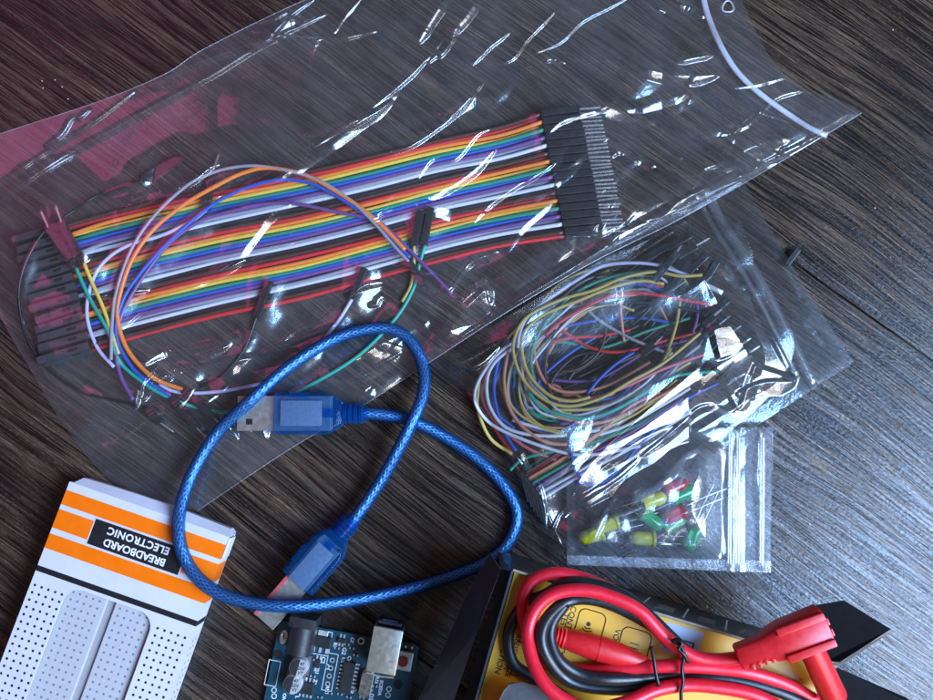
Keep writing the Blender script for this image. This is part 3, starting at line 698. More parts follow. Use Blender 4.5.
CR2 = [([(700, 366), (672, 390), (650, 408), (628, 428), (600, 453), (572, 490)], 26, 6, .55), ([(704, 364), (722, 380), (740, 412)], 26, 5, .6), ([(752, 366), (776, 374), (798, 381)], 20, 5, .6),
       ([(712, 318), (716, 340), (722, 360)], 30, 6, .85), ([(735, 395), (763, 383), (796, 382)], 14, 4, 1.), ([(758, 362), (750, 380), (741, 412)], 10, 5, 1.),
       ([(751, 293), (775, 340), (797, 382)], 6, 3, 1.), ([(640, 458), (672, 432), (704, 406), (740, 415)], 7, 3, 1.), ([(560, 520), (580, 500), (610, 480), (640, 458)], 6, 3, .9),
       ([(430, 367), (455, 372), (480, 362), (500, 345)], 6, 3, 1.), ([(440, 372), (470, 400), (500, 440)], 5, 3, 1.), ([(545, 556), (556, 520), (575, 492)], 4, 2, 1.), ([(505, 440), (520, 465), (540, 490), (546, 540)], 4, 2, 1.1),
       ([(572, 517), (640, 470), (700, 430), (770, 388)], 17, 9, .42), ([(680, 240), (700, 262), (716, 300)], 8, 4, .8), ([(700, 218), (725, 262), (745, 290)], 10, 5, .7),
       ([(780, 300), (800, 322), (822, 345)], 9, 5, .7), ([(760, 240), (782, 265), (800, 300)], 7, 4, .7), ([(600, 470), (640, 440), (690, 420)], 9, 4, .8)]
for pth, wl, ws, g in CR2: zt = zt + crease(gx, gy, pth, wl, ws, g) * np.clip(ed / 5, 0, 1)
ragged = (facets(gx + .5 * gy, gy - .3 * gx, 40, 11) * 2.4 + facets(gx, gy, 15, 12) * 0.4) * np.clip(np.hypot((gx - 605) / 95, (gy - 345) / 62) - .55, .12, 1)
zt += 4.0 * np.clip((uu - .83) / .17, 0, 1) ** 1.3
zt += ragged * np.clip(ed / 25, 0, 1) * (.18 + .82 * mouth * lowseal)
bag2 = thing('wire_bag', 'glossy crinkled clear zip bag stuffed with tangled jumper wires, half under the large bag', 'bag', (*P(640, 380)[:2], 0))
film('upper_film', gx, gy, zt, M_FILM2, bag2)
film('lower_film', gx[::3, ::3], gy[::3, ::3], 0.3 + np.maximum(sample(floor2, gx, gy)[::3, ::3] - .2, 0) * 0.9, M_FILM_C, bag2)
zr = lambda x, y: float(sample(floor2, x, y))
m = MB(); m.tube(spline(P(*np.array([(706, 190, 2), (722, 222, 2), (746, 258, 2.2), (773, 305, 2), (808, 374, 1.6), (815, 386, 1.4)]).T), 2.5), 1.8, 14, flat=0.6); m.build('zip_strip', M_ZIP2, bag2, True)
m = MB(); m.tube(spline(P(*np.array([(697, 195, 2), (714, 228, 2), (738, 265, 2), (765, 312, 2), (798, 378, 1.6)]).T), 2.5), 0.9, 10, flat=0.5); m.build('zip_strip', M_ZIP2, bag2, True)
t2 = raster()
t2[in2] = (0.8 + np.clip(T2 * 1.0, 0, 12))[in2]

# the stub that sticks out at the mouth
m = MB(); housing(m, P(786, 265, 2.2), P(798, 249, 2.4), 2.0)
o = m.build('wire_connector', [M_BLACK, M_SLOT]); tag(o, 'small black wire connector poking out at the zip mouth of the glossy bag', 'connector')

# ------------------------------------------------------------------ large bag
TOPB = [(-60, 158), (0, 134), (100, 101), (165, 74), (206, 48), (305, 0), (420, -45), (560, -72), (700, -74)]
BOTB = [(197, 511), (285, 452), (367, 403), (430, 362), (512, 309), (597, 260), (680, 219), (770, 168), (862, 113)]
LEFTB = [(-60, 158), (-34, 240), (0, 316), (27, 364), (65, 427), (106, 476), (150, 498), (197, 511)]
RIGHTB = [(700, -74), (728, -30), (745, 8), (760, 40), (778, 68), (802, 88), (832, 97), (850, 105), (862, 113)]
gx, gy, ed = patch(TOPB, RIGHTB, BOTB, LEFTB, 1000, 520)
floorB = drape(t2, 0.16, 26, 4)
TB = drape(RB, 0.15, 30, 3)
nvv, nuu = gx.shape
vv = np.linspace(0, 1, nvv)[:, None] + 0 * gx; uu = np.linspace(0, 1, nuu)[None] + 0 * gx
s = np.clip((ed - 4) / 32, 0, 1); s = s * s * (3 - 2 * s)
fl = sample(floorB, gx, gy)
zt = 0.5 + fl + (sample(TB, gx, gy) + 0.3) * s
CRB = [([(418, 330), (452, 300), (500, 276), (560, 243), (640, 203), (720, 163), (780, 135)], 46, 62, 1.0), ([(330, 372), (380, 345), (430, 322)], 26, 20, .7), ([(444, 342), (462, 312), (488, 288)], 20, 5, .45), ([(436, 360), (500, 314), (560, 276), (620, 240), (690, 203)], 24, 7, 1.15), ([(600, 120), (616, 150), (612, 190), (590, 236)], 16, 6, .9), ([(130, 395), (180, 372), (240, 360), (300, 352)], 14, 6, .85), ([(556, 60), (600, 100), (640, 120)], 12, 8, .6), ([(700, 120), (740, 140), (790, 138)], 12, 8, .6), ([(240, 200), (320, 150), (400, 90)], 10, 8, .7),
       ([(-30, 205), (0, 182), (40, 155), (95, 120), (140, 87)], 4, 2, 1.1), ([(-30, 220), (0, 198), (55, 160), (100, 135), (150, 107), (210, 75), (260, 45), (330, 12)], 6, 3, 1.1), ([(150, 85), (190, 65), (225, 52), (265, 38), (290, 15), (318, -4)], 5, 2, 1.1),
       ([(300, 155), (345, 125), (382, 98), (413, 72), (444, 38)], 5, 4, .9), ([(417, 44), (427, 24), (446, -4)], 9, 4, 1.), ([(444, 36), (461, 20), (480, -6)], 9, 4, 1.), ([(471, 66), (490, 46), (511, 31)], 4, 3, .8), ([(540, 62), (552, 58), (566, 63)], 5, 3, 1.),
       ([(617, 56), (640, 66), (668, 74), (696, 76), (720, 74)], 11, 4, 1.05), ([(672, 2), (688, 6), (706, 17)], 8, 4, 1.), ([(674, 62), (694, 57), (714, 54)], 6, 4, .9), ([(640, 2), (652, 6), (666, 12)], 4, 3, .9),
       ([(688, 84), (692, 94), (688, 104)], 4, 3, 1.), ([(625, 110), (660, 100), (690, 92)], 9, 5, .7), ([(612, 130), (625, 160), (618, 190), (600, 236)], 8, 4, 1.), ([(604, 160), (618, 150), (630, 154)], 6, 3, 1.), ([(598, 205), (618, 198), (640, 182), (660, 176)], 8, 4, .9),
       ([(513, 208), (534, 192), (552, 178), (584, 154)], 12, 4, 1.05), ([(505, 255), (520, 228), (545, 205), (556, 186)], 7, 3, 1.05), ([(395, 212), (420, 197), (445, 188), (470, 172), (497, 146)], 8, 3, 1.05), ([(290, 236), (340, 220), (395, 208)], 5, 3, .9),
       ([(120, 330), (150, 305), (190, 288), (240, 262), (300, 240)], 5, 3, .9), ([(165, 350), (205, 346), (240, 336)], 9, 4, 1.), ([(140, 366), (168, 350), (200, 356), (232, 344)], 7, 3, 1.), ([(134, 412), (140, 385), (160, 362)], 5, 3, 1.), ([(143, 402), (158, 380), (178, 365)], 4, 3, 1.),
       ([(220, 412), (226, 424), (238, 440)], 6, 3, 1.), ([(236, 426), (256, 424), (266, 440)], 10, 4, 1.), ([(262, 352), (300, 338), (336, 324)], 5, 3, .9), ([(330, 300), (365, 285), (395, 280)], 6, 3, .9), ([(372, 340), (395, 346), (408, 352)], 9, 3, 1.1), ([(360, 382), (366, 392), (374, 398)], 9, 3, 1.1),
       ([(345, 384), (376, 366), (402, 352)], 4, 2, 1.), ([(436, 350), (450, 318), (468, 296), (490, 282)], 32, 6, .8), ([(487, 282), (490, 302), (497, 316)], 5, 3, 1.), ([(497, 312), (540, 282), (590, 250), (660, 214)], 12, 5, 1.05), ([(470, 350), (512, 318), (560, 286)], 7, 4, 1.),
       ([(600, 246), (640, 222), (690, 196), (740, 172)], 9, 4, 1.05), ([(720, 188), (770, 160), (830, 130)], 5, 3, 1.), ([(740, 178), (744, 166), (746, 156)], 4, 2, 1.), ([(756, 172), (760, 160), (762, 150)], 4, 2, 1.), ([(776, 160), (780, 152), (783, 146)], 3, 2, 1.), ([(800, 148), (806, 140), (812, 134)], 3, 2, 1.),
       ([(360, 250), (400, 268), (440, 272)], 5, 3, .9), ([(430, 300), (448, 288), (470, 262), (500, 250)], 6, 3, 1.), ([(560, 240), (575, 236), (590, 237)], 3, 2, 1.2), ([(60, 420), (72, 432), (100, 462)], 3, 2, 1.), ([(250, 30), (310, 40), (380, 30)], 6, 4, .6),
       ([(90, 300), (115, 292), (150, 290)], 4, 2, .9), ([(20, 312), (26, 340), (50, 384)], 4, 3, .9), ([(560, 300), (600, 272), (640, 250)], 4, 3, 1.), ([(660, 120), (700, 132), (740, 120)], 8, 5, .5), ([(720, 60), (745, 100), (790, 122)], 5, 3, .5)]
rs = random.Random(12)
for k in range(46):
    x0, y0 = rs.uniform(-20, 800), rs.uniform(-20, 480); an_ = rs.gauss(-.52, .35); L_ = rs.uniform(30, 130)
    q_ = [(x0 + L_ * f_ * math.cos(an_) + rs.gauss(0, 2.5), y0 + L_ * f_ * math.sin(an_) + rs.gauss(0, 3) + 10 * math.sin(3 * f_) * rs.uniform(-.6, .6)) for f_ in (0, .25, .5, .75, 1)]
    CRB.append((q_, rs.choice((3, 4, 5, 6, 9, 12)), rs.choice((2, 3, 5)), rs.uniform(.45, 1.05)))
for pth, wl, ws, g in CRB: zt = zt + crease(gx, gy, pth, wl, ws, g) * np.clip(ed / 6, 0, 1)
crumple = np.clip((gx - 480) / 160, 0.15, 1) * np.clip((gy + 40) / 120, .4, 1)
zt += (np.abs(vnoise(gx, gy + .3 * gx, 34, 21) - .5) * 2.0 * np.clip((gx + 60) / 300, .3, 1) * (0.35 + .65 * crumple) + np.abs(vnoise(gx + .5 * gy, gy, 12, 22) - .5) * 0.35 * crumple) * np.clip(ed / 18, 0, 1)
zone = lambda x0, y0, r: np.exp(-((gx - x0) ** 2 + (gy - y0) ** 2) / (2.0 * r * r))
zc_ = np.clip(zone(640, 190, 50) + zone(520, 260, 60) + zone(400, 370, 45) + zone(230, 400, 45) + .6 * zone(660, 60, 60) + .5 * zone(90, 430, 40), 0, 1)
zt += (facets(gx + .4 * gy, gy - .3 * gx, 27, 31) * 1.9 + facets(gx, gy, 11, 35) * .35) * zc_ * np.clip(ed / 14, 0, 1) + facets(gx, gy, 30, 38) * .5 * np.clip((gx + 20) / 380, .15, 1) * np.clip(ed / 14, 0, 1)
zip_d = np.clip((gx - 700) / 60, 0, 1)
zt += 1.2 * zip_d * np.clip(1 - np.abs(uu - .93) / .07, 0, 1)
bagB = thing('large_zip_bag', 'large clear zip bag with a curved zip strip and punched hole, holding the rainbow ribbon', 'bag', (*P(400, 230)[:2], 0))
film('upper_film', gx, gy, zt, M_FILM, bagB, (728, 7, 5.0))
film('lower_film', gx[::3, ::3], gy[::3, ::3], 0.2 + np.maximum(fl[::3, ::3] - .1, 0) * .95, M_FILM_B, bagB, (728, 7, 5.0))
for pts in (TOPB, BOTB):
    e_ = spline(pts, 3.0); m = MB(); m.tube(P(e_[:, 0], e_[:, 1], sample(floorB, e_[:, 0], e_[:, 1]) +   .55), .13, 6, cap=False); m.build('edge_seam', M_SEAL, bagB, True)
zp = [(690, -68), (697, -35), (704, 0), (709, 18), (722, 48), (740, 75), (767, 99), (805, 125), (827, 136)]
zz = sample(floorB, *np.array(zp).T) + 2.6
m = MB(); m.tube(spline(P(*np.array(zp).T, zz), 2.5), 1.05, 10, flat=0.55); m.build('zip_strip', M_ZIP, bagB, True)
m = MB(); a = np.linspace(0, 2 * math.pi, 26)
m.tube(P(728 + (5.6 + .6 * np.sin(3 * a)) * np.cos(a), 7 + (5.6 + .6 * np.sin(3 * a)) * np.sin(a), 2.6), 0.3, 6, cap=False); m.build('punched_hole_rim', M_ZIP, bagB, True)
topB = np.maximum(floorB + .6, 0) + np.where(inside([tuple(p) for p in TOPB] + [tuple(p) for p in RIGHTB] + [tuple(p) for p in BOTB[::-1]] + [tuple(p) for p in LEFTB[::-1]], GX, GY), np.clip(TB, 0, 9) + .8, 0)

# ------------------------------------------------------------------ breadboard and its box
M_CARD = plastic('white_card', (0.62, 0.61, 0.66), 0.45, 0.04, 0.1, scale=0.15)
M_ORANGE = plastic('orange_print', (0.95, 0.17, 0.0), 0.42, 0.04, 0.1, scale=.2)
M_INK = plastic('black_print', (0.012, 0.012, 0.014), 0.45, 0.1)
M_LETTER = plastic('white_print', (0.78, 0.78, 0.8), 0.45, 0.04)
M_BB = plastic('breadboard_plastic', (0.47, 0.47, 0.48), 0.5, 0.04)
M_BBG = plastic('breadboard_channel', (0.33, 0.33, 0.34), 0.5, 0.04)
M_HOLE = plastic('breadboard_hole', (0.19, 0.19, 0.2), 0.7)
ZT = 10.0
o0, ex, ey = frame((69.5, 481.5), (228, 536.5), ZT); dn = -ey
WB, LB = 58.0, 172.0
def F(a, b, dz=0.0): return o0 + ex * a + dn * b + np.array([0, 0, dz])
boxb = thing('breadboard_box', 'white cardboard box with orange stripes, black label and dotted cut-out window', 'box', (*F(WB / 2, LB / 2)[:2], 0))
wa, wb, wt, wbm, rr = 12.3, 43.8, 32.6, 160.0, 5.5
hole = []
for cx, cy, a0 in ((wb - rr, wt + rr, -90), (wb - rr, wbm - rr, 0), (wa + rr, wbm - rr, 90), (wa + rr, wt + rr, 180)):
    for k in range(9):
        q = math.radians(a0 + 90 * k / 8); hole.append((cx + rr * math.cos(q), cy + rr * math.sin(q)))
m = MB()
def sheet(mb, outer, inner, fn, mi):
    bm = bmesh.new(); es = []
    for lp in (outer, inner):
        vs = [bm.verts.new(Vector(fn(*p))) for p in lp]; es += [bm.edges.new((vs[i], vs[(i + 1) % len(vs)])) for i in range(len(vs))]
    bmesh.ops.triangle_fill(bm, edges=es, use_beauty=True, normal=Vector((0, 0, 1))); bm.verts.index_update()
    mb.add([v.co[:] for v in bm.verts], [[v.index for v in f.verts] for f in bm.faces], mi); bm.free()
sheet(m, [(0, 0), (WB, 0), (WB, LB), (0, LB)], hole, lambda a, b: F(a, b), 0)
h3 = [F(a, b) for a, b in hole]; n = len(h3)
m.add(h3 + [p - np.array([0, 0, .6]) for p in h3], [(i, (i + 1) % n, n + (i + 1) % n, n + i) for i in range(n)], 0)
zb = -ZT + 0.5
side = lambda p, q, mi=0: m.add([p, q, q + np.array([0, 0, zb]), p + np.array([0, 0, zb])], [(0, 1, 2, 3)], mi)
side(F(0, 0), F(0, LB)); side(F(0, LB), F(WB, LB)); side(F(WB, LB), F(WB, 0))
for b0, b1 in ((2.9, 8.0), (9.7, 16.3), (18.3, 23.4)):
    m.poly([F(.0, b0, .03), F(.0, b1, .03), F(WB, b1, .03), F(WB, b0, .03)], 1)
    for a_ in (-.03, WB + .03): m.poly([F(a_, b0), F(a_, b1), F(a_, b1, zb + .3), F(a_, b0, zb + .3)], 1)
m.poly([F(0, 29.5, .03), F(0, 31.4, .03), F(WB, 31.4, .03), F(WB, 29.5, .03)], 2)
m.poly([F(WB + .03, 29.5), F(WB + .03, 31.4), F(WB + .03, 31.4, zb + .3), F(WB + .03, 29.5, zb + .3)], 2)
m.poly([F(12.8, 8.3, .05), F(12.8, 17.9, .05), F(46.6, 17.9, .05), F(46.6, 8.3, .05)], 0)
m.poly([F(13.2, 8.7, .08), F(13.2, 17.5, .08), F(46.2, 17.5, .08), F(46.2, 8.7, .08)], 2)
for g0 in (1.6, 46.0):
    for i in range(5):
        for j in range(int((LB - 36) / 2.54)): m.disc(F(g0 + 2.45 * i, 36.0 + 2.54 * j, .03), ex * .46, ey * .46, 2, 10)
for j in range(50):
    for i in range(2):
        q = F(WB + .03, 37 + 2.54 * j, -3 - 3 * i); m.disc(q, ex * 0 + dn * .4, np.array([0, 0, .4]), 2, 8)
        q = F(-.03, 37 + 2.54 * j, -3 - 3 * i); m.disc(q, dn * .4, np.array([0, 0, .4]), 2, 8)
m.build('sleeve', [M_CARD, M_ORANGE, M_INK], boxb)
m = MB(); text_mesh(m, 'BREADBOARD', 3.5, F(29.6, 15.0, .11), -ex, dn, 0, bold=.09, spacing=.98); text_mesh(m, 'ELECTRONIC', 3.5, F(29.6, 11.0, .11), -ex, dn, 0, bold=.09, spacing=1.1)
m.build('label_lettering', M_LETTER, boxb)
m = MB()   # tucked end flap, a little bowed and standing proud
fl_ = [F(1.5, -.2, -.2)] + [F(3 + (WB - 4) * k / 8, -2.2 - .8 * math.sin(k / 8 * math.pi), -3.0) for k in range(9)] + [F(WB + .6, -.3, -.2)]
lo = [F(1.5, -.4, zb)] + [F(2.5 + (WB - 4) * k / 8, -1.6 - .6 * math.sin(k / 8 * math.pi), zb) for k in range(9)] + [F(WB, -.4, zb)]
up = [F(WB * k / 10, 0, -.02) for k in range(11)]
n = 11
m.add(up + fl_, [(i, n + i, n + i + 1, i + 1) for i in range(n - 1)]); m.add(fl_ + lo, [(i, n + i, n + i + 1, i + 1) for i in range(n - 1)])
m.build('end_flap', M_CARD, boxb, 'auto')
m = MB(); m.box(F(WB + .5, 4, -4), ex * .35, dn * 3.6, np.array([0, 0, 3.2]), 0, .2); m.build('side_tab', M_CARD, boxb)
bb = thing('breadboard', 'pale grey solderless breadboard seen through the window of the striped box', 'breadboard', (*F(28, 95)[:2], 0))
m = MB(); zt_ = -1.6
for a0, a1 in ((1.2, 26.2), (29.2, WB - 1.2)):
    m.box(F((a0 + a1) / 2, 97, (zb + zt_) / 2), ex * (a1 - a0) / 2, dn * 68, np.array([0, 0, (zt_ - zb) / 2]), 0, .3)
m.box(F(27.7, 97, -5.6), ex * 1.52, dn * 68, np.array([0, 0, 3.0]), 1)
for g0 in (14.2, 31.2):
    for i in range(5):
        for j in range(50):
            c = F(g0 + 2.4 * i, 34.5 + 2.54 * j, zt_ + .03); m.poly([c + ex * .36 + dn * .36, c - ex * .36 + dn * .36, c - ex * .36 - dn * .36, c + ex * .36 - dn * .36][::-1], 2)
m.build('board_body', [M_BB, M_BBG, M_HOLE], bb)

# ------------------------------------------------------------------ blue USB cable
def tinted_clear(name, tint, body, amount, rough=.1):
    """clear coloured plastic: light passes through, tinted, below a glossy skin"""
    t = NT(name); v = t.mapping(t.coord(), MM); n = t.noise(v, .8, 3, .6)
    p = t.n('BsdfPrincipled'); t.put(p.inputs['Base Color'], t.mix(t.ramp(n, .3, .7), tuple(k * .85 for k in body), body))
    t.put(p.inputs['Roughness'], t.ramp(n, .3, .7, rough * .8, rough * 1.6)); t.put(p.inputs['Normal'], t.bump(n, .15, .0002))
    tr = t.n('BsdfTransparent'); t.put(tr.inputs[0], tint)
    lw = t.n('LayerWeight'); lw.inputs[0].default_value = .5
    f = t.math('ADD', t.math('MULTIPLY', t.math('POWER', lw.outputs['Facing'], 2.6), .5), amount, clamp=True)
    m = t.n('MixShader'); t.put(m.inputs[0], f); t.put(m.inputs[1], tr.outputs[0]); t.put(m.inputs[2], p.outputs[0])
    t.t.links.new(m.outputs[0], t.out.inputs[0])
    return t.m
def braid_material():
    t = NT('tinned_copper_braid'); x, y, z = t.sep(t.coord('UV'))
    ph = t.math('MULTIPLY', y, 6.2832); wob = t.noise(t.mapping(t.coord(), MM), 0.3, 3, .6)
    w3 = t.math('MULTIPLY', wob, 4.0)
    f1 = t.math('SINE', t.math('ADD', t.math('MULTIPLY', x, 2.3), t.math('ADD', t.math('MULTIPLY', ph, 9.0), w3)))
    f2 = t.math('SINE', t.math('SUBTRACT', t.math('MULTIPLY', x, 2.3), t.math('ADD', t.math('MULTIPLY', ph, 9.0), w3)))
    n = t.noise(t.comb(t.math('MULTIPLY', x, .35), t.math('ADD', t.math('MULTIPLY', y, 24.0), t.math('MULTIPLY', x, .7))), 1.0, 3, .65)
    br = t.math('MULTIPLY', t.math('MAXIMUM', t.ramp(f1, -.1, .8), t.ramp(f2, .1, .9)), t.ramp(n, .36, .62, .25, 1))
    c = t.mix(br, (.26, .28, .32), (.88, .9, .92))
    t.principled(Base_Color=c, Roughness=.3, Metallic=.75, Normal=t.bump(t.math('ADD', br, n), .4, .0003))
    return t.m
M_BRAID = braid_material()
M_CABLE = tinted_clear('clear_blue_pvc_jacket', (.36, .62, .91), (.004, .14, .50), .07)
M_BLUE = tinted_clear('clear_blue_moulding', (.48, .68, .93), (.010, .14, .42), .15)
M_FROST = tinted_clear('frosted_panel', (.58, .74, .92), (.17, .28, .42), .46, .3)
M_BLUEI = plastic('blue_inner_block', (0.05, 0.16, 0.34), 0.3, 0.25, .3, coat=.4)
M_PINKREFL = plastic('painted_pink_reflection', (0.5, 0.08, 0.09), 0.4)  # pink reflection on the plug's metal side, painted as a red colour
usb = thing('usb_cable', 'translucent blue USB cable with two metal-tipped plugs, looped over bags and box', 'cable', (*P(350, 470)[:2], 0))
CP = [(362, 413, 5.6), (385, 415, 5.2), (412, 421, 4.6), (445, 437, 3.2), (480, 461, 2.8), (505, 488, 2.7), (517, 515, 2.7), (508, 543, 2.8), (484, 563, 3.2), (440, 580, 4.2), (390, 593, 6.5), (340, 602, 10), (292, 606, 13.6), (248, 602, 14.2),
      (213, 590, 13.8), (190, 568, 13.2), (179, 538, 13), (181, 505, 10), (194, 470, 7), (218, 432, 7), (252, 399, 9.8), (290, 366, 7), (330, 341, 4.8), (362, 330, 4.4), (390, 329, 4.4), (411, 342, 4.6), (423, 366, 5), (423, 393, 7.5), (413, 420, 9.6), (398, 450, 8.2), (378, 485, 6), (349, 527, 5.8)]
w = spline(P(*np.array(CP).T), 0.8)
jk = MB().tube(w, 2.25, 20).build('cable_jacket', M_CABLE, usb, True)
MB().tube(w, 1.78, 18).build('braid_shield', M_BRAID, jk, True)
def usb_plug(p_tip, p_neck, p_body0, p_body1, zc, shell_w, shell_h, body_w, body_h, holes, red=False):
    """metal shell from the tip, moulded body, ribbed strain relief to the neck"""
    tip, b0, b1, nk = (P(*p, zc) for p in (p_tip, p_body0, p_body1, p_neck))
    d = nk - tip; d[2] = 0; d /= np.linalg.norm(d); s = np.array([-d[1], d[0], 0]); n = np.array([0, 0, 1.0])
    A = lambda p: float((p - tip) @ d)
    body = MB(); L0, L1, L2 = A(b0), A(b1), A(nk)
    def ring(l, hw, hh, k=7):
        q = []
        for sx, sy, a0 in ((1, 1, 0), (-1, 1, 90), (-1, -1, 180), (1, -1, 270)):
            r = min(1.6, hw * .5, hh * .5)
            for i in range(k):
                a = math.radians(a0 + 90 * i / (k - 1)); q.append(tip + d * l + s * (sx * (hw - r) + r * math.cos(a)) + n * (sy * (hh - r) + r * math.sin(a)))
        return q
    prof = [(L0, .90, .88), (L0 + .5, 1, 1), (L1 - 5.5, 1, 1), (L1 - 3.5, .86, .93), (L1 - .4, .62, .76), (L1, .52, .70)]
    x = L1; rib = True
    rings = [ring(l, body_w / 2 * a, body_h / 2 * b) for l, a, b in prof]
    k = len(rings[0]); vs = np.array(rings).reshape(-1, 3)
    body.add(vs, [(i * k + j, i * k + (j + 1) % k, (i + 1) * k + (j + 1) % k, (i + 1) * k + j) for i in range(len(rings) - 1) for j in range(k)] + [tuple(range(k))[::-1], tuple((len(rings) - 1) * k + j for j in range(k))])
    ob = body.build('moulded_plug', M_BLUE, usb, 'auto')
    m = MB(); m.tube([tip + d * l for l in np.linspace(L1 - 1, L2 + 2, 4)], [3.0, 2.9, 2.8, 2.6], 18)
    for q in np.linspace(L1 + .8, L2 - .2, 4): m.tube([tip + d * (q - .7), tip + d * (q - .55), tip + d * (q + .55), tip + d * (q + .7)], [2.9, 3.7, 3.6, 2.8], 18)
    m.build('strain_relief', M_BLUE, ob, 'auto')
    m = MB(); hw, hh, tk = shell_w / 2, shell_h / 2, .35; Ls = L1 - 4.0
    for sg in (1, -1):
        m.box(tip + d * Ls / 2 + n * sg * (hh - tk / 2), d * Ls / 2, s * hw, n * tk / 2, 0, .08)
        m.box(tip + d * Ls / 2 + s * sg * (hw - tk / 2), d * Ls / 2, s * tk / 2, n * (hh - tk - .01), 0)
    for l, off in holes: m.box(tip + d * l + s * off + n * hh, d * 1.1, s * 1.0, n * .04, 1)
    m.box(tip + d * L0 * .5 + n * -.2 * hh, d * L0 * .49, s * (hw - tk - .1), n * hh * .35, 2)
    m.build('metal_shell', [M_NICKEL, M_SLOT, M_LETTER], ob)
    m = MB(); zt = body_h / 2 + .06
    if red: m.box(tip + d * ((L0 + L1) / 2 - 2.6) + n * (zt - .1), d * ((L1 - L0) / 2 - 2.8), s * shell_w * .40, n * .2, 0, .12)
    else: m.box(tip + d * ((L0 + L1) / 2 - 2.2) + n * zt, d * ((L1 - L0) / 2 - 4.6), s * body_w * .30, n * .28, 0, .25)
    m.build('raised_panel', M_FROST, ob, 'auto')
    m = MB()
    for i in range(9): m.box(tip + d * (L0 + 5.5 + .75 * i) + s * body_w * .43 + n * (zt - .02), d * .16, s * .9, n * .14)
    m.box(tip + d * (L1 - 4.5) + n * (zt - .5), d * 2.0, s * 1.6, n * .35, 0, .2)
    m.build('grip_ribs', M_BLUE, ob)
    if red:
        m = MB(); m.box(tip + d * (L0 / 2 + .5) + s * (hw * .86) + n * (hh + .05), d * (L0 / 2 + .6), s * hw * .14, n * .12, 0, .05); m.build('reflection_strip', M_PINKREFL, ob)  # thin strip standing in for pink light mirrored along the shell
usb_plug((239, 413.5), (362, 413.5), (276, 413.5), (343, 413.5), 5.6, 12.0, 4.5, 14.6, 8.0, ((4.2, 2.9), (4.2, -2.9)))
usb_plug((266, 619), (350, 522), (299, 582), (340, 535), 5.8, 8.6, 8.0, 13.6, 10.6, (), True)

# ------------------------------------------------------------------ microcontroller board
M_PCB = None
def pcb_material():
    t = NT('teal_blue_solder_mask'); v = t.mapping(t.coord(), MM)
    n = t.noise(v, .5, 3); br = t.n('TexBrick'); t.put(br.inputs['Vector'], t.mapping(t.coord(), (620, 620, 620), (0, 0, GANG)))
    br.inputs['Color1'].default_value = (.003, .044, .070, 1); br.inputs['Color2'].default_value = (.002, .033, .055, 1); br.inputs['Mortar'].default_value = (.007, .08, .115, 1)
    br.inputs['Mortar Size'].default_value = .03
    t.principled(Base_Color=br.outputs[0], Roughness=t.ramp(n, .3, .7, .28, .4), Normal=t.bump(br.outputs['Fac'], .2, .00005))
    return t.m
M_PCB = pcb_material()
M_SILK = plastic('white_silkscreen', (0.7, 0.72, 0.72), 0.5)
M_CHIP = plastic('chip_epoxy', (0.016, 0.016, 0.018), 0.5, .15, .3)
M_CAPTOP = plastic('capacitor_aluminium', (0.62, 0.63, 0.64), 0.35, .05, .1, metallic=.5)
M_CAPBASE = plastic('capacitor_base', (0.12, 0.08, 0.08), 0.5)
M_RED = plastic('red_button', (0.35, 0.02, 0.015), 0.45)
M_USBB = plastic('usb_socket_shell', (0.66, 0.62, 0.50), 0.36, .06, .15, metallic=.8)
M_BUTTON = plastic('switch_frame', (0.62, 0.60, 0.52), .4, metallic=.4)
M_TIN = plastic('solder', (0.8, 0.8, 0.8), .3, metallic=.6)
pz = 2.6
po, px_, pyv = frame((280, 620), (412, 645), pz); pd = -pyv
board = thing('microcontroller_board', 'teal blue microcontroller circuit board with silver USB socket and red reset button', 'circuit board', (*(po + px_ * 26 + pd * 34)[:2], 0))
up = np.array([0, 0, 1.0])
def B(x, y, z=0): return P(x, y, pz + z)     # spot on the board under a photo position
m = MB(); m.prism([po + pd * 68, po + pd * 68 + px_ * 48, po + px_ * 48 + pd * 1.0, po + px_ * 46.5, po], -up * 1.6 * -1 - up * 3.2 + up * 1.6 * 0, 0)
m = MB()
m.prism([q - up * 1.6 for q in (po + pd * 68, po + pd * 68 + px_ * 49, po + px_ * 49, po)], up * 1.6, 0); m.build('board', M_PCB, board)
m = MB()
def rect_line(c, hx, hy, w=.22, z=.02):
    for sx in (1, -1):
        m.box(c + px_ * sx * hx + up * z, px_ * w / 2, pd * (hy + w / 2), up * .01); m.box(c + pd * sx * hy + up * z, px_ * (hx - w / 2), pd * w / 2, up * .01)
rect_line(B(272.5, 673), 2.0, 4.2); rect_line(B(330, 672), 1.7, 6.2); rect_line(B(318, 642), 4.3, 4.0)
for tx, (x, y), sz in (('C2', (323, 660), 1.9), ('C1', (327, 667), 1.7), ('G1', (317, 671), 1.7), ('T1', (315, 682), 1.6), ('G2', (344, 651), 2.0), ('R5', (335, 645), 1.6), ('C6', (349, 659), 1.7), ('C7', (352, 640), 1.5), ('RN1', (327, 690), 1.5), ('D3', (371, 697), 2.), ('SCL', (381, 684), 1.6), ('SDA', (380, 691), 1.6), ('R12', (377, 680), 1.4), ('C9', (352, 690), 1.7), ('U3', (343, 660), 1.5), ('ON', (284, 697), 1.6), ('L', (297, 697), 1.6)):
    text_mesh(m, tx, sz, B(x, y, .03), pd * 1.0, px_ * 1.0, 0, bold=.06)
for x, y in ((274, 690), (274, 696), (389, 689), (388, 695)):
    a = np.linspace(0, 2 * math.pi, 15); m.tube([B(x, y, .05) + px_ * math.cos(k) * .8 + pd * math.sin(k) * .8 for k in a], .16, 5, cap=False)
m.build('silkscreen_print', M_SILK, board)
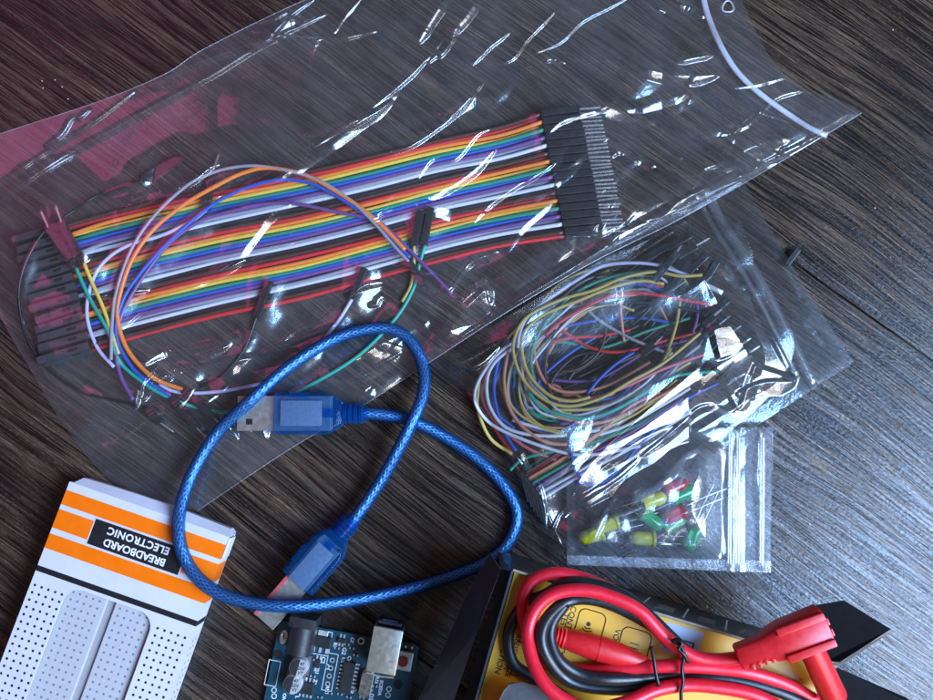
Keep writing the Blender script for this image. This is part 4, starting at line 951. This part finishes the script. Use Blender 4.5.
m = MB(); m.disc(B(278, 654, .03), px_ * 1.6, pyv * 1.6, 0, 20); m.disc(B(398, 684, .03), px_ * 1.6, pyv * 1.6, 0, 20); m.build('mounting_hole', M_SLOT, board)
m = MB()
for k in range(4):
    c = B(330, 672, .04) + pd * (-4.0 + 2.66 * k); m.disc(c, px_ * .85, pyv * .85, 0); m.disc(c + up * .02, px_ * .5, pyv * .5, 1)
m.disc(B(361, 641, .04), px_ * 1.2, pyv * 1.2, 0); m.disc(B(361, 641, .06), px_ * .75, pyv * .75, 1)
m.build('solder_pads', [M_TIN, M_SLOT], board)
# barrel jack
jb = P(300.5, 638, pz + 8) - up * 8.0
m = MB(); m.box(jb - pd * 5.4 + up * 5.4, px_ * 4.5, pd * 1.7, up * 5.4, 0, .3)
a = np.linspace(0, math.pi, 14); prof_ = [(4.3 * math.cos(q), 6.4 + 4.3 * math.sin(q)) for q in a] + [(-4.3, 0), (4.3, 0)]
r0 = np.array([jb - pd * 3.9 + px_ * x + up * z for x, z in prof_]); r1 = r0 + pd * 9.4
k = len(r0); m.add(np.concatenate([r0, r1]), [(i, (i + 1) % k, k + (i + 1) % k, k + i)[::-1] for i in range(k)] + [tuple(range(k)), tuple(range(k, 2 * k))[::-1]])
m.build('power_jack', M_CHIP, board, 'auto')
m = MB(); m.tube(spline([B(283, 633, .1), B(282.5, 636, .8), B(282, 640, .1)], .4), .55, 8); m.disc(B(283.5, 637, .1), px_ * 1.3, pyv * 2.4, 0); m.build('solder_blob', M_TIN, board, True)
for x, y, t1 in ((298, 668, ('47', '25V', 'VT')), (292, 685, ('47', '25V', 'VT'))):
    c = P(x, y, pz + 5.5) - up * 5.5; cp = MB(); cp.lathe(c + up * 1.0, up, [(0, 3.0), (.3, 3.15), (1.0, 3.15), (1.3, 2.9), (1.6, 3.15), (4.2, 3.15), (4.5, 2.95), (4.52, .1)], 26, 0)
    cp.box(c + up * .5, px_ * 3.3, pd * 3.3, up * .5, 1, .15)
    a = np.linspace(math.pi * .5, math.pi * 1.5, 16)
    cp.poly([c + up * 5.55 + (px_ * math.cos(q - .1) - pd * math.sin(q - .1)) * 2.9 for q in a], 2)
    ob = cp.build('capacitor', [M_CAPTOP, M_CAPBASE, M_CHIP], board, 'auto')
    q = MB()
    for i, s_ in enumerate(t1): text_mesh(q, s_, 1.5, c + up * 5.57 + px_ * 1.1 + pd * (-1.5 + 1.5 * i), px_, -pd, 0, bold=.03)
    q.build('capacitor_marking', M_INK, ob)
def chip(c, hx, hy, h, legs, pitch, axis='y', name='chip'):
    mm = MB(); mm.box(c + up * (h / 2 + .25), px_ * hx, pd * hy, up * h / 2, 0, .15); ob = mm.build(name, M_CHIP, board)
    mm = MB()
    for sg in (1, -1):
        for i in range(legs):
            o_ = (i - (legs - 1) / 2) * pitch
            if axis == 'y': mm.box(c + px_ * sg * (hx + .55) + pd * o_ + up * .3, px_ * .7, pd * pitch * .22, up * .16)
            else: mm.box(c + pd * sg * (hy + .55) + px_ * o_ + up * .3, px_ * pitch * .24, pd * .7, up * .16)
    mm.build('chip_legs', M_TIN, ob)
chip(B(348, 676), 2.0, 5.0, 1.5, 8, 1.27); chip(B(307, 687), 2.5, 2.0, 1.4, 4, 1.27, 'x'); chip(B(318, 663), .8, 1.4, .9, 2, 1.2, 'x', 'transistor'); chip(B(342, 640), 1.4, .8, .9, 2, 1.2, 'x', 'transistor')
c = B(322, 641); m = MB(); m.box(c + up * 1.0, px_ * 3.3, pd * 1.8, up * .8, 0, .15); ob = m.build('voltage_regulator', M_CHIP, board)
m = MB(); m.box(c - pd * 2.9 + up * .6, px_ * 1.7, pd * .9, up * .45, 0, .1)
for i in (-1, 0, 1): m.box(c + px_ * 2.3 * i + pd * 2.9 + up * .3, px_ * .45, pd * .9, up * .2)
m.build('regulator_leads', M_TIN, ob)
m = MB()
for x, y in ((316, 660), (313, 676), (330, 693), (340, 694), (349, 697), (358, 690), (362, 697), (356, 655), (352, 648), (337, 648), (347, 644), (320, 697), (370, 690), (375, 686)):
    q = B(x, y, .3); m.box(q, px_ * .55, pd * .3, up * .28, 0); m.box(q + px_ * .65, px_ * .2, pd * .34, up * .3, 1); m.box(q - px_ * .65, px_ * .2, pd * .34, up * .3, 1)
m.build('surface_mount_resistors', [M_CHIP, M_TIN], board)
# USB socket
c = P(384.5, 651, pz + 11) - up * 11; m = MB()
m.box(c + up * 5.5, px_ * 5.0, pd * 7.4, up * 5.5, 0, .5); m.box(c - pd * 7.43 + up * 5.6, px_ * 4.4, pd * .05, up * 4.2, 1)
m.tube(spline([c + pd * 7.8 - px_ * 4.6 + up * 11, c + pd * 8.2 + up * 11.0, c + pd * 7.8 + px_ * 4.6 + up * 11], .8), .35, 6)
ob = m.build('usb_socket', [M_USBB, M_SLOT], board, 'auto')
m = MB(); m.box(c - pd * 8.6 + up * 6.2, px_ * 4.0, pd * .6, up * 3.0, 0, .3); m.box(c - pd * 9.25 + up * 7.3, px_ * 2.6, pd * .12, up * .8, 1); m.build('socket_tongue', [M_CHIP, M_BLUEI], ob)
# crystal, reset button
c = P(365.5, 685, pz + 3.4) - up * 3.4; loop = [c + px_ * (1.9 * math.cos(q)) + pd * (math.copysign(2.3, -math.sin(q)) - 1.9 * math.sin(q)) for q in np.linspace(0, 2 * math.pi, 25)[:-1] + .01]
m = MB(); m.prism(loop, up * 3.4); m.prism([c + (q - c) * 1.12 for q in loop], up * .6); m.build('crystal_can', M_STEEL, board, 'auto')
c = P(403, 661, pz + 3.2) - up * 3.2; m = MB(); m.box(c + up * 1.6, px_ * 3.1, pd * 3.1, up * 1.6, 0, .2); ob = m.build('reset_switch', M_BUTTON, board)
m = MB(); m.lathe(c + up * 3.2, up, [(0, 1.7), (1.0, 1.7), (1.2, 1.5), (1.21, .05)], 20); m.build('reset_button', M_RED, ob, 'auto')
m = MB(); m.box(c - pd * 4.6 + up * .7, px_ * 3.6, pd * 1.2, up * .7, 0, .1); ob = m.build('pin_header', M_CHIP, board)
m = MB()
for i in (-1, 0, 1): m.box(c - pd * 4.4 + px_ * 2.2 * i + up * 1.5, px_ * .3, pd * .4, up * .12)
m.build('header_pins', M_TIN, ob)

# ------------------------------------------------------------------ multimeter carton
M_CARTON = plastic('black_carton_print', (0.036, 0.043, 0.05), 0.36, .2, .15, scale=.25)
M_CARTON_IN = plastic('dark_carton_inside', (0.01, 0.01, 0.011), 0.6, .2, .2)
M_EDGE = plastic('raw_carton_edge', (0.26, 0.21, 0.16), 0.8, .2, .4)
M_YEL = plastic('yellow_card_print', (0.74, 0.36, 0.018), 0.42, .06, .1, scale=.08)
M_GREYP = plastic('pale_grey_print', (0.42, 0.44, 0.52), 0.45, .04)
M_LINE = plastic('pale_line_print', (0.62, 0.66, 0.7), 0.5)
HR = 40.0
c0, cx_, cyv = frame((513, 570), (753, 642), HR); cdn = -cyv
CWd = float(np.linalg.norm(P(838, 664, HR) - c0)); CL = 120.0
def K(a, b, z): return np.array([c0[0], c0[1], 0]) + cx_ * a + cdn * b + np.array([0, 0, z])
carton = thing('multimeter_carton', 'open black printed carton of a multimeter with yellow lining and bent flaps', 'box', (*K(CWd / 2, CL / 2, 0)[:2], 0))
def wall(name, p0, p1, z0, z1, lean0=np.zeros(3), th=.7):
    """upright carton board between two plan points"""
    a, b = np.array(p0), np.array(p1); d = (b - a) / np.linalg.norm(b - a); nn = np.array([-d[1], d[0], 0]) * th / 2
    m = MB(); A, Bb = a + [0, 0, z0], b + [0, 0, z0]; A1, B1 = a + lean0 + [0, 0, z1], b + lean0 + [0, 0, z1]
    vs = [A + nn, Bb + nn, Bb - nn, A - nn, A1 + nn, B1 + nn, B1 - nn, A1 - nn]
    m.add(vs, [(0, 1, 5, 4), (3, 7, 6, 2), (0, 4, 7, 3), (1, 2, 6, 5)], 0); m.add(vs, [(4, 5, 6, 7)], 1)
    return m
z0 = np.array([0, 0, 0])
mw = wall('x', K(0, 0, 0), K(CWd, 0, 0), .3, HR)
# print on the outer face: slanting lines and pale lens shapes
fo = lambda a, z: K(a, -.40, z)
for i in range(7):
    a0 = 14 + 13.5 * i; m_ = [fo(a0, 35), fo(a0 + .6, 35), fo(a0 + 9.6, 8), fo(a0 + 9, 8)]; mw.poly(m_, 2)
    t_ = np.linspace(0, 1, 9); lens = [fo(a0 + 5 + 8 * k, 33 - 16 * k + 1.6 * math.sin(math.pi * k)) for k in t_] + [fo(a0 + 5 + 8 * k, 33 - 16 * k - 1.2 * math.sin(math.pi * k)) for k in t_[::-1][1:-1]]
    if i % 2 == 0: mw.poly(lens, 2)
for i in range(6):
    a0 = 20 + 13.5 * i; mw.poly([fo(a0 + k[0], k[1]) for k in ((0, 31), (5.5, 31), (9.5, 19), (4, 19))], 3)
mw.build('back_panel', [M_CARTON, M_EDGE, M_LINE, plastic('dim_photo_print', (.17, .19, .2), .45, .4, .1, scale=.4)], carton)
wall('x', K(0, .4, 0), K(0, CL, 0), .3, HR - .5).build('side_panel', [M_CARTON, M_CARTON], carton)
wall('x', K(CWd, .4, 0), K(CWd, CL, 0), .3, HR - .5).build('side_panel', [M_CARTON, M_EDGE], carton)
m = MB(); m.box(K(CWd / 2, CL / 2, .6), cx_ * CWd / 2 * .99, cdn * CL / 2 * .99, up * .3); m.build('bottom_panel', M_CARTON_IN, carton)
# flaps: (hinge points) to (outer points), photo positions with heights
def flap(name, pts, th=.7, mats=None):
    top = np.array([P(*p) for p in pts]); m = MB(); n = len(top)
    m.add(top, [tuple(range(n))[::-1]], 0); m.add(top - up * th, [tuple(range(n))], 0)
    m.add(np.concatenate([top, top - up * th]), [(i, n + i, n + (i + 1) % n, (i + 1) % n) for i in range(n)], 1)
    return m.build(name, mats or [M_CARTON, M_EDGE], carton)
flap('side_flap', [(501, 569, HR + .4), (490, 553, 24), (467, 594, 20), (447, 640, 20), (416, 706, 20), (452, 706, HR), (477, 632, HR + .2), (492, 592, HR + .4)])
flap('corner_flap', [(501, 569, HR - 1), (513, 571, HR - .6), (510, 554, 12), (497, 552, 14)])
flap('large_flap', [(779, 628, 43), (812, 606, 44), (844, 600.5, 45), (891, 629, 47), (840, 662, 44), (826, 661, 42), (790, 652, 42)], .5, [plastic('matt_black_card', (0.003, 0.003, 0.004), .8, .2, .2, spec=.12), M_EDGE])
flap('flap_lining', [(846, 603, 43), (893, 630.5, 44.5), (842, 665, 41.5), (829, 664.5, 40)], .4, [M_EDGE, M_EDGE])
flap('side_flap', [(836, 667, HR), (905, 697, 27), (930, 712, 24), (920, 760, 22), (840, 760, HR), (828, 690, HR)], .7, [plastic('matt_black_card', None), M_EDGE])
flap('front_flap', [(497, 704, 46), (504, 690, 46.5), (510, 684, 46.5), (522, 682, 47), (540, 687, 47), (558, 692, 47), (590, 703, 47), (640, 722, 47), (640, 770, 45), (490, 770, 45)], .8, [plastic('scuffed_black_card', (0.045, 0.045, 0.05), .6, .3, .4), M_EDGE])
m = MB(); yz = HR - 3.0
card = thing('printed_card', 'yellow printed feature card with black icons lying in the multimeter carton', 'card', (*K(50, 40, 0)[:2], yz))
m.box(K(CWd / 2, 45, yz), cx_ * (CWd / 2 - .9), cdn * 44.2, up * .25, 0)
zc = yz + .28
def Y(x, y, dz=0.0): return P(x, y, zc + dz)
m.poly([Y(668, 622), Y(659, 650), Y(695, 662), Y(704.5, 633)], 1); m.build('card_sheet', [M_YEL, M_GREYP], card)
m = MB(); rd = cdn * 1.0; ru = cx_ * 1.0       # lettering reads down the photo
for tx, (x, y), sz in (('CONTINUITY', (574, 606), 2.5), ('TEST', (566, 613), 2.5), ('VOLTAGE', (618, 629), 2.5), ('RESISTANCE', (519, 634), 2.4), ('TOR', (511, 653), 2.5), ('CTION', (504, 648), 2.5), ('D', (689, 640), 5.0)):
    text_mesh(m, tx, sz, Y(x, y, .04), rd, ru, 0, bold=.03, align='LEFT')
def round_frame(x, y, hw, hh, r=2.0, w=.3):
    c = Y(x, y, .05); q = []
    for sx, sy, a0 in ((1, 1, 0), (-1, 1, 90), (-1, -1, 180), (1, -1, 270)):
        for i in range(7):
            a = math.radians(a0 + 15 * i); q.append(c + ru * (sx * (hw - r) + r * math.cos(a)) + rd * -(sy * (hh - r) + r * math.sin(a)))
    q.append(q[0]); q.append(q[1]); m.tube(q, w / 2, 4, cap=False)
round_frame(590, 626, 4.2, 4.6); round_frame(541, 613, 4.0, 5.2); round_frame(634, 646, 4.6, 5.0); round_frame(523, 660, 4, 5)
c = Y(588.5, 624, .05) ; 
m.disc(c, ru * .7, -rd * .7, 0, 12)
for r_ in (1.4, 2.2, 3.0):
    m.tube([c + rd * r_ * math.cos(q) + ru * r_ * math.sin(q) for q in np.linspace(-.75, .75, 12)], .17, 4)
c = Y(634, 646, .05)
for k in (-.5, .5): m.box(c + rd * k * 1.3, ru * 1.4, rd * .16, up * .02)
m.build('card_lettering', M_INK, card)
m = MB(); m.box(K(CWd - 10, 20, yz + 1.2), cx_ * 7.0, cdn * 5.0, up * .6, 0); o = None

# ------------------------------------------------------------------ test leads
M_REDC = plastic('red_silicone_cable', (0.66, 0.012, 0.03), 0.36, .05, .08)
M_REDP = plastic('red_moulded_plastic', (0.56, 0.012, 0.016), 0.38, .06, .12)
M_BLKC = plastic('black_silicone_cable', (0.012, 0.013, 0.015), 0.34, .1, .08)
zl = yz + 2.6
red = thing('red_test_lead', 'red multimeter test lead coiled in the carton, with probe handle and right-angle plug', 'test lead', (*P(640, 650)[:2], yz))
RP = [(745, 657, zl + 7), (715, 660, zl + 6), (690, 655, zl + 6), (664, 636, zl + 6), (640, 611, zl + 6.5), (612, 597, zl + 6.5), (584, 590, zl + 6.5), (556, 593, zl + 6.5), (537, 607, zl + 6.5), (528, 630, zl + 7), (531, 656, zl + 9), (542, 680, zl + 11), (560, 697, zl + 11.8), (590, 709, zl + 11.8), (625, 703, zl + 9.6), (656, 690, zl + 6.5), (685, 685, zl + 5.5), (716, 687, zl + 5.5), (752, 694, zl + 5.5), (790, 712, zl + 5)]
MB().tube(spline(P(*np.array(RP).T), 1.2), 1.98, 16).build('lead_cable', M_REDC, red, True)
RP2 = [(612, 590, zl), (585, 579, zl + .6), (556, 573, zl + 1), (533, 581, zl + 1), (523, 602, zl + 1), (526, 630, zl + 1), (536, 652, zl + .6), (556, 667, zl + 1), (590, 671, zl + 1.5), (640, 667, zl + 4), (680, 666, zl + 5.2), (716, 668, zl + 5.2), (752, 673, zl + 5), (790, 686, zl + 2), (835, 712, zl - 2)]
MB().tube(spline(P(*np.array(RP2).T), 1.2), 1.95, 16).build('lead_cable', M_REDC, red, True)
blk = thing('black_test_lead', 'black multimeter test lead coiled together with the red one', 'test lead', (*P(600, 640)[:2], yz))
for pth in ([(690, 655, zl + 3.4), (668, 634, zl + 3.6), (641, 608, zl + 3.8), (620, 594, zl + 3.6), (592, 584, zl + 3.4), (566, 584, zl + 3.4), (545, 595, zl + 3), (525, 604, zl - .4), (511, 625, zl - .6), (508, 645, zl - .6), (514, 664, zl - .6), (530, 676, zl - .6), (556, 692, zl - .6), (590, 715, zl - .6)],
            [(672, 640, zl + 2.2), (646, 622, zl + 2), (615, 606, zl + 2), (590, 599, zl + 2.2), (568, 601, zl + 2.6), (549, 616, zl + 6), (541, 636, zl + 8), (548, 658, zl + 7.5), (568, 680, zl + 5), (600, 688, zl + 4), (645, 688, zl + 3.4), (690, 679, zl + 3), (730, 679, zl + 3), (780, 692, zl + 2.6), (820, 712, zl + 2)],
            [(565, 604, zl + 3), (552, 622, zl + 5.5), (550, 640, zl + 6.5), (559, 660, zl + 7), (580, 674, zl + 6), (612, 679, zl + 6), (655, 677, zl + 2), (700, 672, zl + 1.6), (750, 682, zl + 1.4)]):
    MB().tube(spline(P(*np.array(pth).T), 1.2), 1.85, 16).build('lead_cable', M_BLKC, blk, True)
# probe handle
a, b = P(544, 632, zl + 1.4), P(652, 664, zl + 3.2); d = (b - a) / np.linalg.norm(b - a); L = np.linalg.norm(b - a)
m = MB(); m.lathe(a, d, [(0, 2.2), (.4, 2.9)] + [(1.6 + 1.1 * i + .55 * j, 3.2 if j == 0 else 2.75) for i in range(5) for j in (0, 1)] + [(8.5, 3.3), (14, 3.75), (L * .5, 3.7), (L * .5 + .1, 3.85), (L * .68, 3.5), (L * .85, 2.5), (L, 1.0)], 22); m.build('probe_handle', M_REDP, red, 'auto')
# right-angle plug: ribbed strain relief, gripped body, shrouded tip
a, b = P(737, 657, HR + 10), P(826, 624, HR + 14); d = (b - a) / np.linalg.norm(b - a); L = np.linalg.norm(b - a)
s = np.cross(up, d); s /= np.linalg.norm(s); n = np.cross(d, s)
def sect(l, hw, hh): 
    q = []
    for i in range(20):
        t_ = 2 * math.pi * i / 20; cc, ss = math.cos(t_), math.sin(t_)
        q.append(a + d * l + s * hw * math.copysign(abs(cc) ** .6, cc) + n * hh * math.copysign(abs(ss) ** .6, ss))
    return q
prof_ = [(0, 1.0, 1.0), (.05, 3.0, 2.8), (.6, 3.6, 3.2), (8, 3.7, 3.4), (11, 4.8, 4.2), (14, 5.6, 4.6), (L - 1, 5.9, 4.8), (L - .2, 5.4, 4.4), (L, 4.6, 3.6)]
rings = np.array([sect(*q) for q in prof_]).reshape(-1, 3); k = 20
m = MB(); m.add(rings, [(i * k + j, i * k + (j + 1) % k, (i + 1) * k + (j + 1) % k, (i + 1) * k + j) for i in range(len(prof_) - 1) for j in range(k)] + [tuple(range(k))[::-1], tuple((len(prof_) - 1) * k + j for j in range(k))])
for off in (-3.9, 3.9): m.box(a + d * (L - 7.2) + s * off + n * 4.7, d * 7.0, s * 1.1, n * .75, 0, .4)
for i in range(4): m.box(a + d * (3.0 + 2.0 * i) - s * 3.1 + n * 2.2, d * .6, s * .9, n * 1.1, 0, .3)
ob = m.build('plug_body', M_REDP, red, 'auto')
m = MB()
for off in (-1.6, 1.6): m.box(a + d * (L + .1) + s * off, d * .5, s * 1.1, n * 3.6, 0, .3)
m.build('plug_grip', M_REDP, ob, 'auto')
p0, p1 = P(812, 650, HR + 9), P(834, 697, HR + 4)
m = MB(); dd = (p1 - p0) / np.linalg.norm(p1 - p0); LL = np.linalg.norm(p1 - p0)
m.lathe(p0 - dd * 3, dd, [(0, 3.6), (LL + 2, 3.9), (LL + 3, 3.8), (LL + 3.02, 2.6), (LL - 3, 2.5), (LL - 3.01, .05)], 24); ob = m.build('plug_shroud', M_REDP, red, 'auto')
# twist tie
tie = thing('twist_tie', 'thin black twist tie bound around the coiled red and black leads', 'twist tie', (*P(680, 660)[:2], yz))
M_TIE = plastic('tie_coating', (0.008, 0.008, 0.009), .4)
for i, pth in enumerate(([(672, 640, zl + 9), (681, 646, zl + 9.6), (684, 655, zl + 9.4), (682, 668, zl + 8.6), (683, 682, zl + 8.6), (681, 694, zl + 8.6), (682, 708, zl + 7)], [(651, 646, zl + 7.5), (654, 660, zl + 8.4), (656, 674, zl + 8.4), (659, 686, zl + 8)], [(672, 641, zl + 9), (678, 639, zl + 10), (682, 644, zl + 10.4), (678, 649, zl + 10), (684, 654, zl + 10.2), (688, 662, zl + 9)])):
    MB().tube(spline(P(*np.array(pth).T), .8), .55, 8).build('tie_strand', M_TIE, tie, True)

# dust specks on the wood
m = MB()
for x, y in ((42, 81), (55, 80), (62, 87), (43, 88), (68, 99), (875, 208), (893, 30)): m.lathe(P(x, y, .02), up, [(0, .22), (.12, .16), (.16, .03)], 8)
o = m.build('dust', M_LETTER); tag(o, 'white dust specks on the dark wood', 'dust', kind='stuff')

# ------------------------------------------------------------------ light
def area(name, az, el, dist, sx, sy, col, radiance):
    l = bpy.data.lights.new(name, 'AREA'); l.shape = 'RECTANGLE'; l.size = sx; l.size_y = sy; l.color = col
    l.energy = radiance * math.pi * sx * sy
    o = bpy.data.objects.new(name, l); C.objects.link(o)
    az, el = math.radians(az), math.radians(el)
    p = Vector((math.cos(el) * math.cos(az), math.cos(el) * math.sin(az), math.sin(el))) * dist
    o.location = p; o.rotation_euler = (-p).to_track_quat('-Z', 'Y').to_euler()
    return o
# the window: six panes between bars, a strip of blue sky showing above
def pane(name, az, el, u, v, w, h, col, rad):
    p = WDIRL * 0.85 + WRIGHT * u + WUP * v
    l = bpy.data.lights.new(name, 'AREA'); l.shape = 'RECTANGLE'; l.size = w; l.size_y = h; l.color = col; l.energy = rad * math.pi * w * h
    o = bpy.data.objects.new(name, l); C.objects.link(o); o.location = p
    o.rotation_euler = WDIRL.to_track_quat('Z', 'Y').to_euler()
WDIRL = Vector(WDIR)
WRIGHT = Vector((0, 0, 1)).cross(WDIRL).normalized(); WUP = WDIRL.cross(WRIGHT)
for i, (u, w) in enumerate(((-.31, .27), (0, .30), (.31, .27))):
    for j, (v, h, col, rad) in enumerate(((-.11, .17, (1.0, .93, .84), 6.5 + i), (.09, .19, (1.0, .95, .90), 10.5 - 1.1 * i))):
        pane('window_pane_light', 0, 0, u, v, w, h, col, rad)
def seen_in_table(name, x, y, d, w, h, col, rad):
    """a lamp d metres along the ray that the flat table mirrors at a photo position"""
    p = P(x, y) ; r = p - CAM; r[2] = -r[2]; r /= np.linalg.norm(r)
    l = bpy.data.lights.new(name, 'AREA'); l.shape = 'RECTANGLE'; l.size = w; l.size_y = h; l.color = col; l.energy = rad * math.pi * w * h
    o = bpy.data.objects.new(name, l); C.objects.link(o); o.location = Vector(p * U + r * d)
    o.rotation_euler = Vector(r).to_track_quat('Z', 'Y').to_euler()
seen_in_table('blue_sky_light', 1000, 640, 0.75, 0.42, 0.50, (.26, .53, 1.0), 29.0)
seen_in_table('pink_bounce_light', 10, 150, 0.70, 0.36, 0.30, (1.0, 0.10, 0.42), 1.35)
wd = bpy.data.worlds.new('World'); SC.world = wd; wd.use_nodes = True
bg = wd.node_tree.nodes['Background']; bg.inputs[0].default_value = (0.62, 0.58, 0.56, 1); bg.inputs[1].default_value = 0.15

SC.render.engine = 'CYCLES'
SC.cycles.transparent_max_bounces = 24; SC.cycles.max_bounces = 10
SC.view_settings.view_transform = 'Standard'; SC.view_settings.look = 'None'; SC.view_settings.exposure = 0; SC.view_settings.gamma = 1
